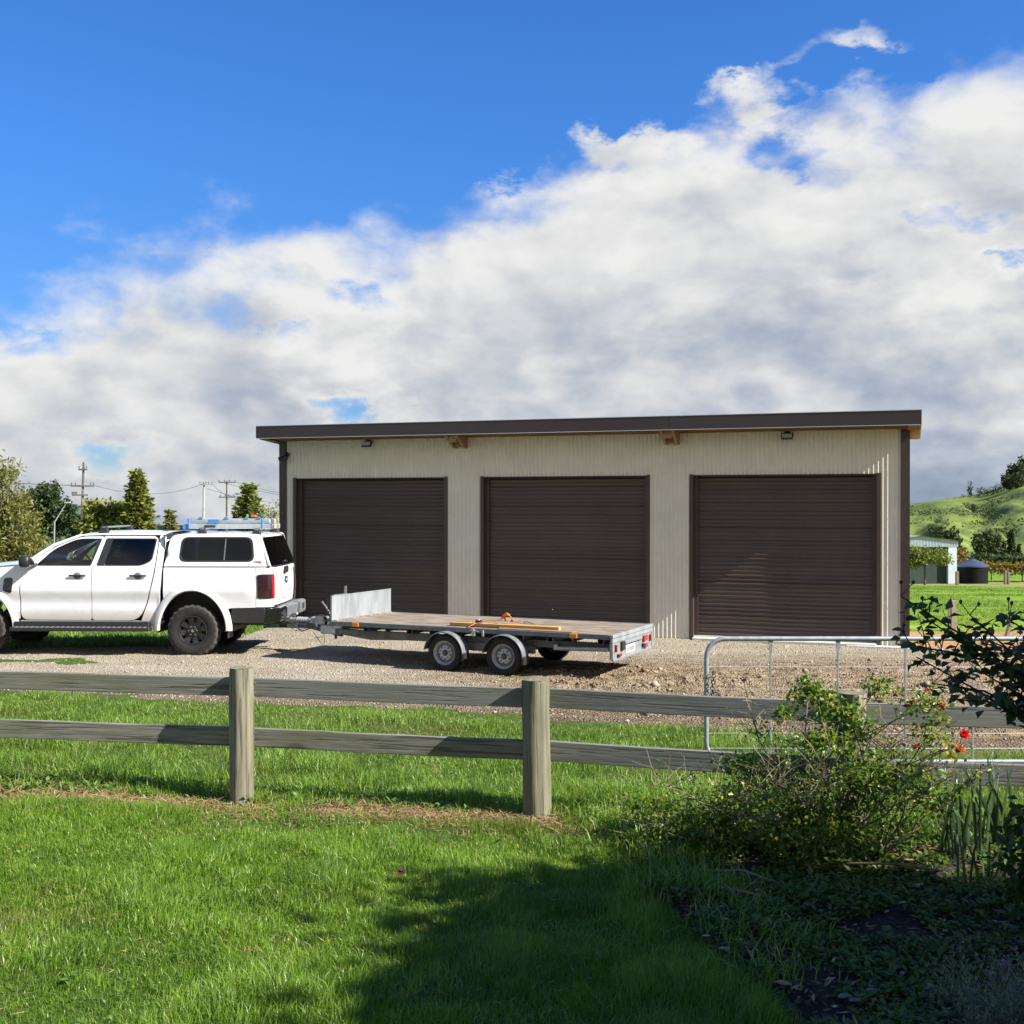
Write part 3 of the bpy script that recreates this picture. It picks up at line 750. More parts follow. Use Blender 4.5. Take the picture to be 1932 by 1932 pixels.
def stonemat(name, a, b, c):
    m, t = newmat(name); at_ = t.n('ShaderNodeAttribute'); at_.attribute_name = 'rnd'; r = at_.outputs['Fac']
    col = t.mix(t.ss(r, .1, .6), a, b); col = t.mix(t.ss(r, .75, .95), col, c)
    return finish(m, t, bsdf(t, col, .9, spec=.2))
M['pebble'] = stonemat('pebble', (.25, .215, .15), (.35, .30, .22), (.46, .41, .33))
M['clod'] = stonemat('earth_clod', (.14, .10, .064), (.25, .195, .13), (.36, .30, .21))
n = 46000; y = np.sqrt(rng.uniform(11.2 ** 2, 22 ** 2, n)); x = rng.uniform(-1, 1, n) * (.46 * y + .8)
H, e = drive_h(x, y); k = (e > -.05) & (y < 23.0 - .3385 * (x + 4.6)) & (rng.random(n) > .95 * clodness(x, y)); x, y = x[k], y[k]
stones('gravel', x, y, rng.gamma(1.4, .0037, len(x)) + .004, M['pebble'], 'loose gravel on the driveway')
n = 15000; x = rng.uniform(-1.5, 8.5, n); y = rng.uniform(10.5, 18.5, n); k = rng.random(n) < clodness(x, y) * sstep(fbm(x * 1.5, y * 2.5, 3), .42, .6); x, y = x[k], y[k]
stones('dirt_clods', x, y, rng.gamma(1.6, .0095, len(x)) + .007, M['clod'], 'lumps of turned earth on the rough part of the driveway', .7)
# ================================================================== THE BUILDING
SA = R(-18.7); SL = 11.83; WH = 3.72; DT = 2.93
shed = thing('storage_shed', 'long beige corrugated steel shed with three closed dark brown roller doors', 'shed', (-4.60, 23.17, 0), SA)
OPEN = ((.34, 3.52), (4.30, 7.41), (8.24, 11.34))
PITCH = .0762
def corr(x): return -.0105 * math.cos(2 * math.pi * x / PITCH)
def wall_strip(mb, x0, x1, z0, z1, side=None):
    n = max(2, int(round((x1 - x0) / PITCH * 10)))
    xs = [x0 + (x1 - x0) * i / n for i in range(n + 1)]
    zs = [z0, z1]
    if side is None: rows = [[(x, corr(x) - .010, z) for x in xs] for z in zs]
    else:
        sx_, sg = side; rows = [[(sx_ + sg * (corr(y) - .010) * -1, y, z) for y in xs] for z in zs]
    mb.grid(rows)
mb = MB(); prev = .0
for a, b in OPEN:
    wall_strip(mb, prev + .0, a, -.12, WH); wall_strip(mb, a, b, DT, WH); prev = b
wall_strip(mb, prev, SL, -.12, WH)
mb.build('wall_cladding', M['cladding'], shed, smooth=60)
for side_ in ((SL, 1), (0, -1)):
    mb = MB(); wall_strip(mb, 0, 8, -1.2, 3.72, side_); mb.build('end_wall_cladding', M['cladding'], shed, smooth=60)
MB().box((0, 8.0, -1.5), (SL, 8.05, 3.1)).build('back_wall', M['cladding'], shed)
MB().box((.02, .03, -1.4), (SL - .02, 7.95, .09)).build('floor_slab', M['concrete'], shed)
MB().box((10.85, -.20, -.10), (SL + .02, -.025, .045), .01).build('footing', M['concrete'], shed)
mb = MB().box((-.035, -.032, -.1), (.115, .0, WH)).box((-.035, .0, -.1), (-.002, .15, WH)); mb.build('corner_flashing', M['brown'], shed)
mb = MB().box((SL - .115, -.032, -.1), (SL + .035, .0, WH)).box((SL + .002, .0, -.1), (SL + .035, .15, WH)); mb.build('corner_flashing', M['brown'], shed)
# screws
mb = MB()
def screw(x, z): mb.lathe([(.009, -.026), (.007, -.031), (.0, -.033)], 6, 'y', (x, 0, z))
for i in range(155):
    x = (i + .5) * PITCH
    if i % 2 == 0: screw(x, DT + .065)
    if i % 5 in (0, 2) and not any(a - .1 < x < b + .1 for a, b in OPEN):
        for z in (2.25, 1.5, .75): screw(x, z)
o = mb.build('screw', M['cladding'], shed); o['kind'] = 'stuff'
# doors
def door(k, a, b):
    c = MB(); dy = .135; n0_ = .085; zs = []; ys = []
    z = n0_
    rib = .074
    while z < DT + .1:
        am = random.uniform(.75, 1.15); off_ = random.uniform(-.002, .002)
        for q, yy in ((0, 0), (.16, .0), (.26, -.007), (.40, -.017), (.58, -.019), (.76, -.014), (.90, -.004)):
            zs.append(z + q * rib); ys.append(dy + yy * am + off_)
        z += rib
    rows = []
    for j in range(17):
        x = a + .07 + (b - a - .14) * j / 16
        rows.append([(x, ys[i] + .0035 * math.sin(x * 1.7 + zs[i] * 5.3 + k * 2) + .002 * math.sin(x * 7 + zs[i] * 2.1), zs[i] + .0025 * math.sin(x * 2.1 + k)) for i in range(len(zs))])
    c.grid(rows)
    d_ = c.build('roller_door', M['door'], shed, smooth=40)
    MB().box((a + .07, dy - .03, .078), (b - .07, dy + .01, .135), .004).build('bottom_rail', M['brown'], d_)
    for s, x in ((1, a), (-1, b)):
        g = MB()
        x0, x1 = (x + .004, x + .075) if s > 0 else (x - .075, x - .004)
        g.box((x0, dy - .055, .08), (x1, dy - .027, DT + .03)); g.box((x0, dy + .022, .08), (x1, dy + .05, DT + .03)); 
        g.build('door_guide', M['brown'], d_)
    hd = MB().box((a, dy + .08, DT - .02), (b, dy + .12, DT + .5)); hd.build('door_head', M['brown'], d_)
    for s, x in ((1, a), (-1, b)):
        f = MB()
        xf0, xf1 = (x - .060, x + .003) if s > 0 else (x - .003, x + .060)
        f.box((xf0, -.036, .0), (xf1, -.022, DT + .012)); 
        xr0, xr1 = (x - .012, x + .003) if s > 0 else (x - .003, x + .012)
        f.box((xr0, -.0215, .0), (xr1, dy + .08, DT)); f.build('door_jamb', M['brown'], shed)
    MB().box((a, -.022, DT - .012), (b, dy + .07, DT + .0)).build('door_lintel_flashing', M['brown'], shed)
    MB().box((a + .004, -.16, -.12), (b - .004, .25, .074), .012).build('door_sill', M['concrete'], shed)
for k, (a, b) in enumerate(OPEN): door(k, a, b)
# something small and bright on the middle door
MB().lathe([(.0, -.03), (.012, -.028), (.012, .0)], 8, 'y', (5.62, .115, .47)).build('door_lock', M['chrome'], shed)
# roof
OH = .60; OS = .21; SLP = math.tan(R(4.5)); FT = 3.935; FB = 3.705
EY = 1.15                                   # the end overhang only runs along the front of the building
rf = MB()
for e_, ya, yb in ((OS, -OH, EY), (.03, EY, 8.35)):
    n = int((SL + 2 * e_) / PITCH * 4)
    rf.grid([[(-e_ + (SL + 2 * e_) * i / n, yy, FT - .012 - (yy + OH) * SLP + .008 * math.cos(i * math.pi / 2)) for i in range(n + 1)] for yy in (ya, yb)])
rf.build('roof', M['brown'], shed, smooth=60)
cuts = [-OS, 3.62, 7.92, SL + OS]
for i in range(3):
    MB().box((cuts[i] + (.002 if i else 0), -OH - .02, FB), (cuts[i + 1] - (.002 if i < 2 else 0), -OH + .0, FT), .003).build('fascia', M['fascia'], shed)
MB().box((-OS - .004, -OH - .024, FT + .001), (SL + OS + .004, -OH + .10, FT + .012)).build('roof_edge_flashing', M['flash_white'], shed)
MB().box((-OS + .02, -OH - .026, FB - .010), (SL + OS - .02, -OH - .001, FB - .0015)).build('drip_edge', M['flash_white'], shed)
for s, x in ((-1, -OS), (1, SL + OS)):
    b = MB(); x0, x1 = (x, x + .02) if s < 0 else (x - .02, x)
    y0, y1 = -OH + .002, EY
    b.add([(xx, yy, zz - (yy + OH) * SLP) for xx in (x0, x1) for yy in (y0, y1) for zz in (FB, FT)], [(0, 1, 3, 2), (4, 6, 7, 5), (0, 4, 5, 1), (2, 3, 7, 6), (0, 2, 6, 4), (1, 5, 7, 3)])
    b.build('barge_board', M['fascia'], shed)
    # corrugated underside along the end overhang
    rr = []
    for xx in ((x + .022, x + OS) if s < 0 else (x - OS, x - .022)):
        rr.append([(xx, -OH + .05 + j * .02, FB + .02 + .012 * math.cos(j * 1.57) - (j * .02) * SLP - .03) for j in range(int((EY + OH - .07) / .02))])
    MB().grid(rr).build('soffit', M['timber_s'], shed, smooth=60)
def sbox(x0, x1, y0, y1, z0, z1):
    return [(x, y, z - (y + OH) * SLP) for x in (x0, x1) for y in (y0, y1) for z in (z0, z1)], [(0, 1, 3, 2), (4, 6, 7, 5), (0, 4, 5, 1), (2, 3, 7, 6), (0, 2, 6, 4), (1, 5, 7, 3)]
MB().add(*sbox(-OS + .03, SL + OS - .03, -OH + .002, .30, FB + .13, FB + .145)).build('soffit_lining', M['timber_s'], shed)
for y in (-OH + .03, -.32, -.09):
    MB().add(*sbox(-OS + .03, SL + OS - .03, y, y + .045, FB + .008, FB + .128)).build('purlin', M['timber_s'], shed)
for x in (3.86, 7.88):
    for dx in (-.13, .075):
        poly = [(-.56, 3.66), (-.56, 3.70), (.02, 3.70), (.02, 3.47), (-.16, 3.47)]
        m_ = MB(); m_.add([(x + dx + q, p[0], p[1]) for q in (0, .05) for p in poly], [tuple(range(5)), tuple(range(9, 4, -1))] + [(i, i + 5, (i + 1) % 5 + 5, (i + 1) % 5) for i in range(5)])
        m_.build('rafter_end', M['timber'], shed)
    MB().box((x - .078, -.50, 3.56), (x + .073, -.46, 3.695)).build('rafter_block', M['timber'], shed); MB().box((x - .078, -.20, 3.49), (x + .073, -.16, 3.69)).build('rafter_block', M['timber'], shed)
    MB().box((x - .19, -.030, 3.42), (x + .19, -.0195, 3.71)).build('rafter_flashing', M['cladding'], shed)
# floodlights and camera
for x, z in ((1.93, 3.575), (9.87, 3.575)):
    hb = MB(); mt = Matrix.Translation((x, -.13, z)) @ Matrix.Rotation(R(-38), 4, 'X')
    hb.box((-.10, -.024, -.055), (.10, .024, .055), .012, mt)
    for q in range(7): hb.box((-.092 + q * .03, .024, -.045), (-.084 + q * .03, .038, .045), 0, mt)
    f = hb.build('floodlight', M['black_plastic'], shed); f['label'] = 'black wall floodlight under the eave'
    MB().box((-.085, -.028, -.042), (.085, -.0245, .042), .001, mt).build('lamp_glass', M['lamp_glass'], f)
    MB().tube([(x - .1, -.12, z), (x - .1, -.05, z + .06), (x + .1, -.05, z + .06), (x + .1, -.12, z)], .010, 5).box((x - .05, -.06, z + .03), (x + .05, -.022, z + .10), .004).build('bracket', M['black_plastic'], f)
c_ = MB().lathe([(.045, -.022), (.05, -.04), (.05, -.07), (.03, -.085)], 12, 'y', (.15, 0, 3.40)).build('security_camera', M['black_plastic'], shed, smooth=40)
c_['label'] = 'small black security camera near the corner post'
MB().tube([(.15, -.08, 3.40), (.15, -.13, 3.36)], .018, 8).tube([(.20, -.10, 3.35), (.05, -.19, 3.31)], [.042, .042], 12).build('camera_body', M['black_plastic'], c_, smooth=40)
MB().tube([(.05, -.19, 3.31), (.04, -.196, 3.307)], [.03, .03], 12).build('lens', M['black_gloss'], c_)
# peg and pipe by the corner
pg = at(1716.5, 1226, 0.0)
MB().box((-.035, -.012, -.1), (.035, .012, .22), .004).build('survey_peg', M['orange_plastic'], None, loc=(pg.x + .12, pg.y - .25, 0))
tag(bpy.data.objects['survey_peg'], 'small orange peg standing at the right corner of the shed', 'peg')
q = MB(); q.lathe([(.055, -.12), (.055, .0), (.045, .0), (.045, -.11)], 18, 'y'); q.build('drain_pipe', M['plate_white'], None, loc=(pg.x + .30, pg.y - .55, .05), rot=(R(25), 0, R(10)), smooth=40)
tag(bpy.data.objects['drain_pipe'], 'open white pipe end beside the orange peg', 'pipe')
# ================================================================== THE PICKUP
def dusty(name, base, rough, coat):
    m, t = newmat(name); tc = t.n('ShaderNodeTexCoord').outputs['Object']
    sp = t.n('ShaderNodeSeparateXYZ'); t.put(sp.inputs[0], tc)
    n = t.noise(tc, 5., 6, .65); n2 = t.noise(tc, 40., 3, .6)
    mud = t.math('MULTIPLY', t.ss(t.math('ADD', sp.outputs[2], t.math('MULTIPLY', t.math('SUBTRACT', n, .5), .35)), .86, .50), .55)
    spk = t.math('MULTIPLY', t.ss(n2, .62, .72), t.ss(sp.outputs[2], 1.15, .6))
    film = t.math('MULTIPLY', t.ss(n, .45, .75), .10)
    k = t.math('MINIMUM', t.math('ADD', t.math('ADD', mud, t.math('MULTIPLY', spk, .4)), film), .8)
    col = t.mix(k, base, (.40, .33, .24)); ro = t.math('ADD', rough, t.math('MULTIPLY', k, .4))
    return finish(m, t, bsdf(t, col, ro, spec=.5, coat=coat))
M['white_paint'] = dusty('white_car_paint', (.70, .71, .73), .22, .6)
TR = thing('pickup_truck', 'white lifted double cab pickup with a white canopy and black wheels', 'pickup truck', (-5.06, 19.23, 0), R(-1.8))
HW = .93
def wside(x, z):
    """half width of the body at a station"""
    w_ = HW - .035 * ((z - 1.02) / .45) ** 2 + .012 * math.exp(-((z - 1.045) / .06) ** 2) * (1 if x < .9 else 0) - .022 * math.exp(-((z - .86) / .10) ** 2) * (1 if x < -.5 else .3)
    if z > 1.43:
        w_ = HW - .030 - (z - 1.43) * .40
        if x > -.38: w_ = HW - .045 - (z - 1.43) * .20
    if x < -3.3: w_ -= .20 * ((-3.3 - x) / .95) ** 2.2
    if x > .95: w_ -= .035 * ((x - .95) / .3) ** 2
    return w_
def rnd(pts, r, n=4):
    out = []; m_ = len(pts)
    for i in range(m_):
        p = Vector(pts[i][:2]); a = Vector(pts[i - 1][:2]); b = Vector(pts[(i + 1) % m_][:2])
        rr = pts[i][2] if len(pts[i]) > 2 else r
        la, lb = (a - p).length, (b - p).length; q = min(rr, la * .45, lb * .45)
        if q < 1e-4: out.append((p.x, p.y)); continue
        p0_ = p + (a - p).normalized() * q; p1_ = p + (b - p).normalized() * q
        for k in range(n + 1):
            t = k / n; out.append(tuple((p0_ * (1 - t) ** 2 + p * 2 * t * (1 - t) + p1_ * t * t)))
    return out
def panel(name, outline, mat, parent, fmap, holes=(), step=.055, thick=.02, label=None, smooth=50):
    polys = [[Vector((p[0], p[1], 0)) for p in outline]] + [[Vector((p[0], p[1], 0)) for p in h] for h in holes]
    flat = [v for pl in polys for v in pl]; tris = tessellate_polygon(polys)
    bm = bmesh.new(); vs_ = [bm.verts.new(v) for v in flat]
    for t in tris:
        try: bm.faces.new([vs_[i] for i in t])
        except ValueError: pass
    bmesh.ops.remove_doubles(bm, verts=bm.verts, dist=1e-5)
    ar = sum(f.calc_area() for f in bm.faces)
    def pa(p): return abs(sum(p[i-1][0]*p[i][1]-p[i][0]*p[i-1][1] for i in range(len(p))))/2
    ex = pa(outline) - sum(pa(h) for h in holes)
    if abs(ar-ex) > .02*ex: print('PANEL?', name, ar, ex)
    us = [v.co.x for v in bm.verts]; ws = [v.co.y for v in bm.verts]
    for ax, (lo, hi) in ((0, (min(us), max(us))), (1, (min(ws), max(ws)))):
        k = int((hi - lo) / step) + 1
        for i in range(1, k):
            co = lo + (hi - lo) * i / k; no = Vector((1, 0, 0)) if ax == 0 else Vector((0, 1, 0))
            bmesh.ops.bisect_plane(bm, geom=bm.verts[:] + bm.edges[:] + bm.faces[:], plane_co=no * co, plane_no=no)
    for v in bm.verts: v.co = Vector(fmap(v.co.x, v.co.y))
    bmesh.ops.recalc_face_normals(bm, faces=bm.faces)
    # make normals point away from the body centre
    bm.normal_update()
    cdir = sum((f.normal * f.calc_area() for f in bm.faces), Vector()); cc = sum((v.co for v in bm.verts), Vector()) / len(bm.verts)
    ref = Vector((0, cc.y, .2)) if abs(cc.y) > .3 else Vector((cc.x - (-1.5), 0, cc.z - 1.0))
    if cdir.dot(ref) < 0: bmesh.ops.reverse_faces(bm, faces=bm.faces)
    if thick:
        be = [e for e in bm.edges if len(e.link_faces) == 1]
        inn = -cdir.normalized() * thick * (1 if cdir.dot(ref) >= 0 else -1)
        nv = [g for g in bmesh.ops.extrude_edge_only(bm, edges=be)['geom'] if isinstance(g, bmesh.types.BMVert)]
        for v in nv: v.co += inn
    me = bpy.data.meshes.new(name); bm.to_mesh(me); bm.free()
    me.polygons.foreach_set('use_smooth', [True] * len(me.polygons)); me.set_sharp_from_angle(angle=R(smooth))
    o = link(name, me, mat, parent)
    if label: o['label'] = label
    return o
def smap(sg, off=0.): return lambda x, z: (x, sg * (wside(x, z) + off), z)
ARC = lambda cx, cz, r, a0, a1, n=18: [(cx + r * math.cos(R(a0 + (a1 - a0) * i / n)), cz + r * math.sin(R(a0 + (a1 - a0) * i / n))) for i in range(n + 1)]
WR = .415
for sg in (-1, 1):
    s = smap(sg)
    # front fender (arch cut)
    fen = [(-4.20, .75), (-4.22, 1.16), (-4.05, 1.30), (-3.4, 1.40), (-2.78, 1.46), (-2.62, 1.44), (-2.725, 1.1), (-2.72, .60)] + ARC(-3.36, .42, .56, 18, 162)
    panel('front_fender', fen, M['white_paint'], TR, s)
    # doors, each with its window hole
    fd = rnd([(-2.70, .585, .12), (-1.570, .575, .05), (-1.570, 1.40, 0), (-1.436, 1.90, .04), (-1.80, 1.897, .1), (-2.20, 1.735, .1), (-2.56, 1.50, .03), (-2.705, 1.38, .05)], .05)
    fw = rnd([(-2.46, 1.452, .02), (-1.60, 1.452, .02), (-1.535, 1.853, .03), (-1.86, 1.853, .12), (-2.20, 1.69, .1)], .03)
    dr = panel('front_door', fd, M['white_paint'], TR, s, [fw])
    panel('window', fw, M['glass'], dr, smap(sg, -.010), thick=.004)
    panel('window_frame', rnd([(-2.475, 1.438), (-1.585, 1.438), (-1.462, 1.868), (-1.86, 1.866, .12), (-2.215, 1.70, .1)], .03), M['black_plastic'], dr, smap(sg, .002), [fw], thick=.012)
    rd = rnd([(-1.560, .575, .05), (-.80, .575, .30), (-.655, .95, .3), (-.565, 1.40, .1), (-.555, 1.905, .10), (-1.426, 1.905, .03), (-1.560, 1.40, 0)], .05)
    rw = rnd([(-1.375, 1.452, .02), (-.785, 1.452, .10), (-.635, 1.53, .06), (-.595, 1.853, .04), (-1.29, 1.857, .03)], .03)
    dr2 = panel('rear_door', rd, M['white_paint'], TR, s, [rw])
    panel('window', rw, M['glass_dark'], dr2, smap(sg, -.010), thick=.004)
    panel('window_frame', rnd([(-1.50, 1.438), (-.77, 1.438, .1), (-.615, 1.52, .06), (-.575, 1.87, .04), (-1.395, 1.872, .03)], .03), M['black_plastic'], dr2, smap(sg, .002), [rw], thick=.012)
    for dd, x0 in ((dr, -1.925), (dr2, -.955)):
        h = MB().box((x0, 0, 1.268), (x0 + .27, .018, 1.298), .008, Matrix.Translation((0, sg * (wside(x0, 1.28) + (.014 if sg > 0 else .032)), 0)))
        h.build('handle', M['black_plastic'], dd, smooth=40)
        cup = MB(); cup.lathe([(.0, .0), (.055, .001), (.06, .004)], 20, 'y', (x0 + .13, sg * (wside(x0, 1.28) + .002) - (.004 if sg < 0 else 0), 1.275)); cup.build('handle_recess', M['gray_plastic'], dd, smooth=40)
    # cab pillar behind the rear door, roof rail
    panel('cab_corner', rnd([(-.845, .50, .02), (-.50, .50, .02), (-.446, 1.40, 0), (-.434, 1.90, .03), (-.535, 1.925, .03), (-.545, 1.40, .1), (-.635, .95, .3), (-.78, .56, .3)], .03), M['white_paint'], TR, s)
    panel('roof_rail', [(-2.60, 1.515), (-2.55, 1.515), (-2.205, 1.75), (-1.80, 1.912), (-1.45, 1.925), (-.45, 1.925), (-.45, 1.945), (-1.5, 1.948), (-1.85, 1.93), (-2.25, 1.78), (-2.66, 1.50)], M['white_paint'], TR, s)
    panel('rocker_panel', rnd([(-2.72, .48), (-.60, .48), (-.62, .565), (-2.72, .572)], .02), M['white_paint'], TR, s)
    # bed side
    bed_ = [(-.49, .50), (-.46, .50)] 
    bs = [(-.42, 1.405), (-.40, 1.415), (1.06, 1.415), (1.06, .785), (.66, .775)] + ARC(.045, .42, .62, 32, 138, 20)
    panel('bed_side', bs, M['white_paint'], TR, s)
    # fuel flap
    if sg < 0:
        panel('fuel_flap', rnd([(-.335, 1.12), (-.12, 1.12), (-.12, 1.265), (-.335, 1.265)], .035), M['white_paint'], TR, smap(sg, .003), thick=.006)
    # wide wheel-arch flares
    for cx in (.045, -3.36):
        fl = MB(); rows = []
        prof = [(.535, -.05), (.530, .022), (.545, .042), (.600, .036), (.628, .012), (.633, -.01)]
        for k in range(37):
            a = R(-2 + 184 * k / 36); row = []
            for r_, o_ in prof:
                X = cx + r_ * math.cos(a); Z = .44 + (r_ + .03 * max(0, math.sin(a)) ** 2 + (.035 if r_ > .55 else .03) * 0) * math.sin(a) * 1.08
                row.append((X, sg * (wside(min(max(X, -4), 1.0), max(Z, .72)) + o_), Z))
            rows.append(row)
        fl.grid(rows); fl.build('wheel_arch_flare', M['white_paint'], TR, smooth=45)
        lin = MB(); rows = []
        for k in range(25):
            a = R(-8 + 196 * k / 24); rows.append([(cx + .57 * math.cos(a), sg * .001, .46 + .60 * math.sin(a)), (cx + .57 * math.cos(a), sg * .88, .46 + .60 * math.sin(a))])
        lin.grid(rows); lin.build('arch_liner', M['black_plastic'], TR, smooth=40)
    # side step
    st = MB().box((-2.83, -.06, .415), (-.60, .10, .475), .012, Matrix.Translation((0, sg * 1.0, 0)))
    o = st.build('side_step', M['black_plastic'], TR)
    tr_ = MB()
    for k in range(26): tr_.box((-2.76 + k * .082, -.062, .470), (-2.715 + k * .082, .06, .482), .004, Matrix.Translation((0, sg * 1.0, 0)))
    tr_.build('step_tread', M['gray_plastic'], o)
    MB().box((-2.80, -.12, .46), (-.64, .0, .56), .01, Matrix.Translation((0, sg * .90 + (.06 if sg < 0 else .06), 0))).build('sill_trim', M['black_plastic'], TR)
    # mirror
    mt = Matrix.Translation((-2.56, sg * 1.06, 1.50))
    mm_ = MB().box((-.075, -.115, -.075), (.095, .115, .105), .035, mt).tube([(-2.46, sg * .88, 1.45), (-2.54, sg * 1.0, 1.45)], .03, 6)
    o = mm_.build('mirror', M['black_plastic'], TR, smooth=50)
    MB().box((.095, -.095, -.06), (.1, .095, .085), .002, mt).build('mirror_glass', M['chrome'], o)
    # fender vent
    panel('fender_vent', rnd([(-2.985, 1.04), (-2.84, 1.00), (-2.825, 1.25), (-2.965, 1.25)], .045), M['black_gloss'], TR, smap(sg, .006), thick=.012)
    # canopy side with its sliding window
    cs = rnd([(-.418, 1.432, .02), (1.245, 1.432, .02), (1.10, 1.935, .05), (-.33, 1.935, .12)], .03)
    cw = rnd([(-.165, 1.525), (.985, 1.525), (.945, 1.872), (-.13, 1.872)], .10, 6)
    cn = panel('canopy_side', cs, M['white_paint'], TR, s, [cw])
    panel('canopy_window', [(p[0], p[1]) for p in cw], M['glass_dark'], cn, smap(sg, -.008), thick=.004)
    panel('window_seal', rnd([(-.195, 1.500), (1.02, 1.500), (.975, 1.895), (-.16, 1.895)], .115, 6), M['black_plastic'], cn, smap(sg, .001), [cw], thick=.012)
    panel('window_divider', [(.525, 1.53), (.54, 1.53), (.555, 1.868), (.54, 1.868)], M['gray_plastic'], cn, smap(sg, .001), thick=.006)
    panel('canopy_seal', [(-.42, 1.414), (1.26, 1.414), (1.256, 1.432), (-.42, 1.432)], M['black_plastic'], TR, smap(sg, -.004), thick=.012)
    # rear corner and lamp, wrapped round
    plan = [(1.062, wside(1.062, 1.1)), (1.15, wside(1.15, 1.1) - .002), (1.235, .885), (1.285, .845), (1.305, .80), (1.312, .745)]
    rows = []
    for z in (.79, .9, 1.0, 1.15, 1.3, 1.38, 1.415):
        k = -.020 * ((z - 1.05) / .35) ** 2
        rows.append([(p[0] + k * (1 if p[0] > 1.2 else .3), sg * (p[1] + k * .8), z) for p in plan])
    MB().grid(rows).build('rear_corner', M['white_paint'], TR, smooth=45)
    for nm, i0, i1, mt_ in (('tail_light', .2, 3.1, 'smoked_lens'), ('tail_light', 3.12, 4.6, 'red_lens')):
        rows = []
        for zi in range(9):
            z = .925 + .385 * zi / 8; row = []
            kk = -.020 * ((z - 1.05) / .35) ** 2
            for q in range(9):
                u = i0 + (i1 - i0) * q / 8; i = min(int(u), 4); f = u - i
                px = plan[i][0] * (1 - f) + plan[i + 1][0] * f; py = plan[i][1] * (1 - f) + plan[i + 1][1] * f
                nx_, ny_ = (.1, 1) if i < 1 else ((.5, .85) if i < 3 else (.95, .3))
                cz = (1 if u > .4 else .9)
                zz = z if not (nm == 'tail_light' and u < 1) else 1.115 + (z - 1.115) * (.90 + .1 * u)
                row.append((px + kk * .9 + .012 * nx_, sg * (py + kk * .8 + .012 * ny_), zz))
            rows.append(row)
        MB().grid(rows).build(nm, M[mt_], TR, smooth=40)['label'] = 'dark smoked part of the tail lamp' if mt_[0] == 's' else 'red part of the tail lamp'
    # lower bumper side
    MB().box((.66, -.02, .535), (1.20, .02, .775), .012, Matrix.Translation((0, sg * .895, 0))).build('bumper_side', M['black_plastic'], TR)
    cap_ = MB().prism(rnd([(1.16, .525), (1.43, .56), (1.46, .60), (1.46, .77), (1.41, .79), (1.20, .76)], .03, 2), min(sg * .50, sg * .915), max(sg * .50, sg * .915))
    o = cap_.build('bumper_step', M['black_gloss'] if sg < 0 else M['gray_plastic'], TR, bevel=.012)
    MB().box((1.452, min(sg * .62, sg * .78), .63), (1.464, max(sg * .62, sg * .78), .73), .002).build('step_recess', M['dark_print'], o)
MB().prism(rnd([(1.17, .545), (1.40, .57), (1.42, .76), (1.17, .77)], .02, 2), -.50, .50).build('rear_bumper', M['gray_plastic'], TR, bevel=.01)
# hood, windscreen, roof, canopy top
def ztop(x): return np.interp(x, [-2.3, -1.9, -1.6, -1.2, -.45], [1.80, 1.925, 1.965, 1.975, 1.955])
rows = []
for x in np.linspace(-1.86, -.44, 14):
    hw = wside(x, 1.935) - .015; zc = ztop(x); ze = np.interp(x, [-1.86, -1.5, -.44], [1.905, 1.938, 1.935])
    rows.append([(x, hw * q, ze + (zc + .015 - ze) * (1 - abs(q) ** 2.6)) for q in np.linspace(-1, 1, 17)])
roof_ = MB().grid(rows).build('cab_roof', M['white_paint'], TR, smooth=50)
rows = []
for t in np.linspace(0, 1, 8):
    x = -2.72 + (-1.86 + 2.72) * t; ze = 1.455 + (1.905 - 1.455) * t ** .85; hw = wside(x, ze) - .02
    rows.append([(x - .10 * (1 - abs(q) ** 2.2) * (1 - t * .4), hw * q, ze + .03 * (1 - q * q) * t) for q in np.linspace(-1, 1, 13)])
MB().grid(rows).build('windscreen', M['glass'], TR, smooth=60)
rows = []
for x in np.linspace(-4.22, -2.66, 12):
    ze = np.interp(x, [-4.22, -4.05, -3.4, -2.78, -2.6], [1.16, 1.30, 1.40, 1.46, 1.45]) ; hw = wside(x, 1.3)
    rows.append([(x, hw * q, ze + .055 * (1 - q ** 4) * np.interp(x, [-4.2, -3.9], [0, 1])) for q in np.linspace(-1, 1, 13)])
MB().grid(rows).build('bonnet', M['white_paint'], TR, smooth=50)
MB().box((-4.27, -.62, .80), (-4.18, .62, 1.17), .03).build('grille', M['black_plastic'], TR)
MB().box((-4.36, -.72, .45), (-4.12, .72, .80), .06).build('front_bumper', M['black_plastic'], TR)
for sg in (-1, 1): MB().box((-4.25, -.10, .95), (-4.12, .10, 1.17), .03, Matrix.Translation((0, sg * .70, 0))).build('headlight', M['lamp_glass'], TR)
rows = []
for x in np.linspace(-.43, 1.13, 18):
    zc = np.interp(x, [-.43, -.32, -.15, .35, .9, 1.05, 1.13], [1.86, 1.94, 1.96, 1.97, 1.96, 1.945, 1.92]); ze = np.interp(x, [-.43, -.28, -.05, 1.0, 1.13], [1.80, 1.905, 1.925, 1.925, 1.90]); hw = wside(max(x, -.3), 1.93) - .006
    rows.append([(x, hw * q, ze + (zc - ze) * (1 - abs(q) ** 3.2)) for q in np.linspace(-1, 1, 21)])
can = MB().grid(rows).build('canopy_roof', M['white_paint'], TR, smooth=55)
MB().grid([[(-.425, y, z) for y in np.linspace(-.80, .80, 5)] for z in (1.43, 1.6, 1.85)]).build('canopy_front', M['white_paint'], TR)
MB().grid([[(-.45, y, z) for y in np.linspace(-.78, .78, 5)] for z in (1.40, 1.6, 1.93)]).build('cab_back', M['black_plastic'], TR)
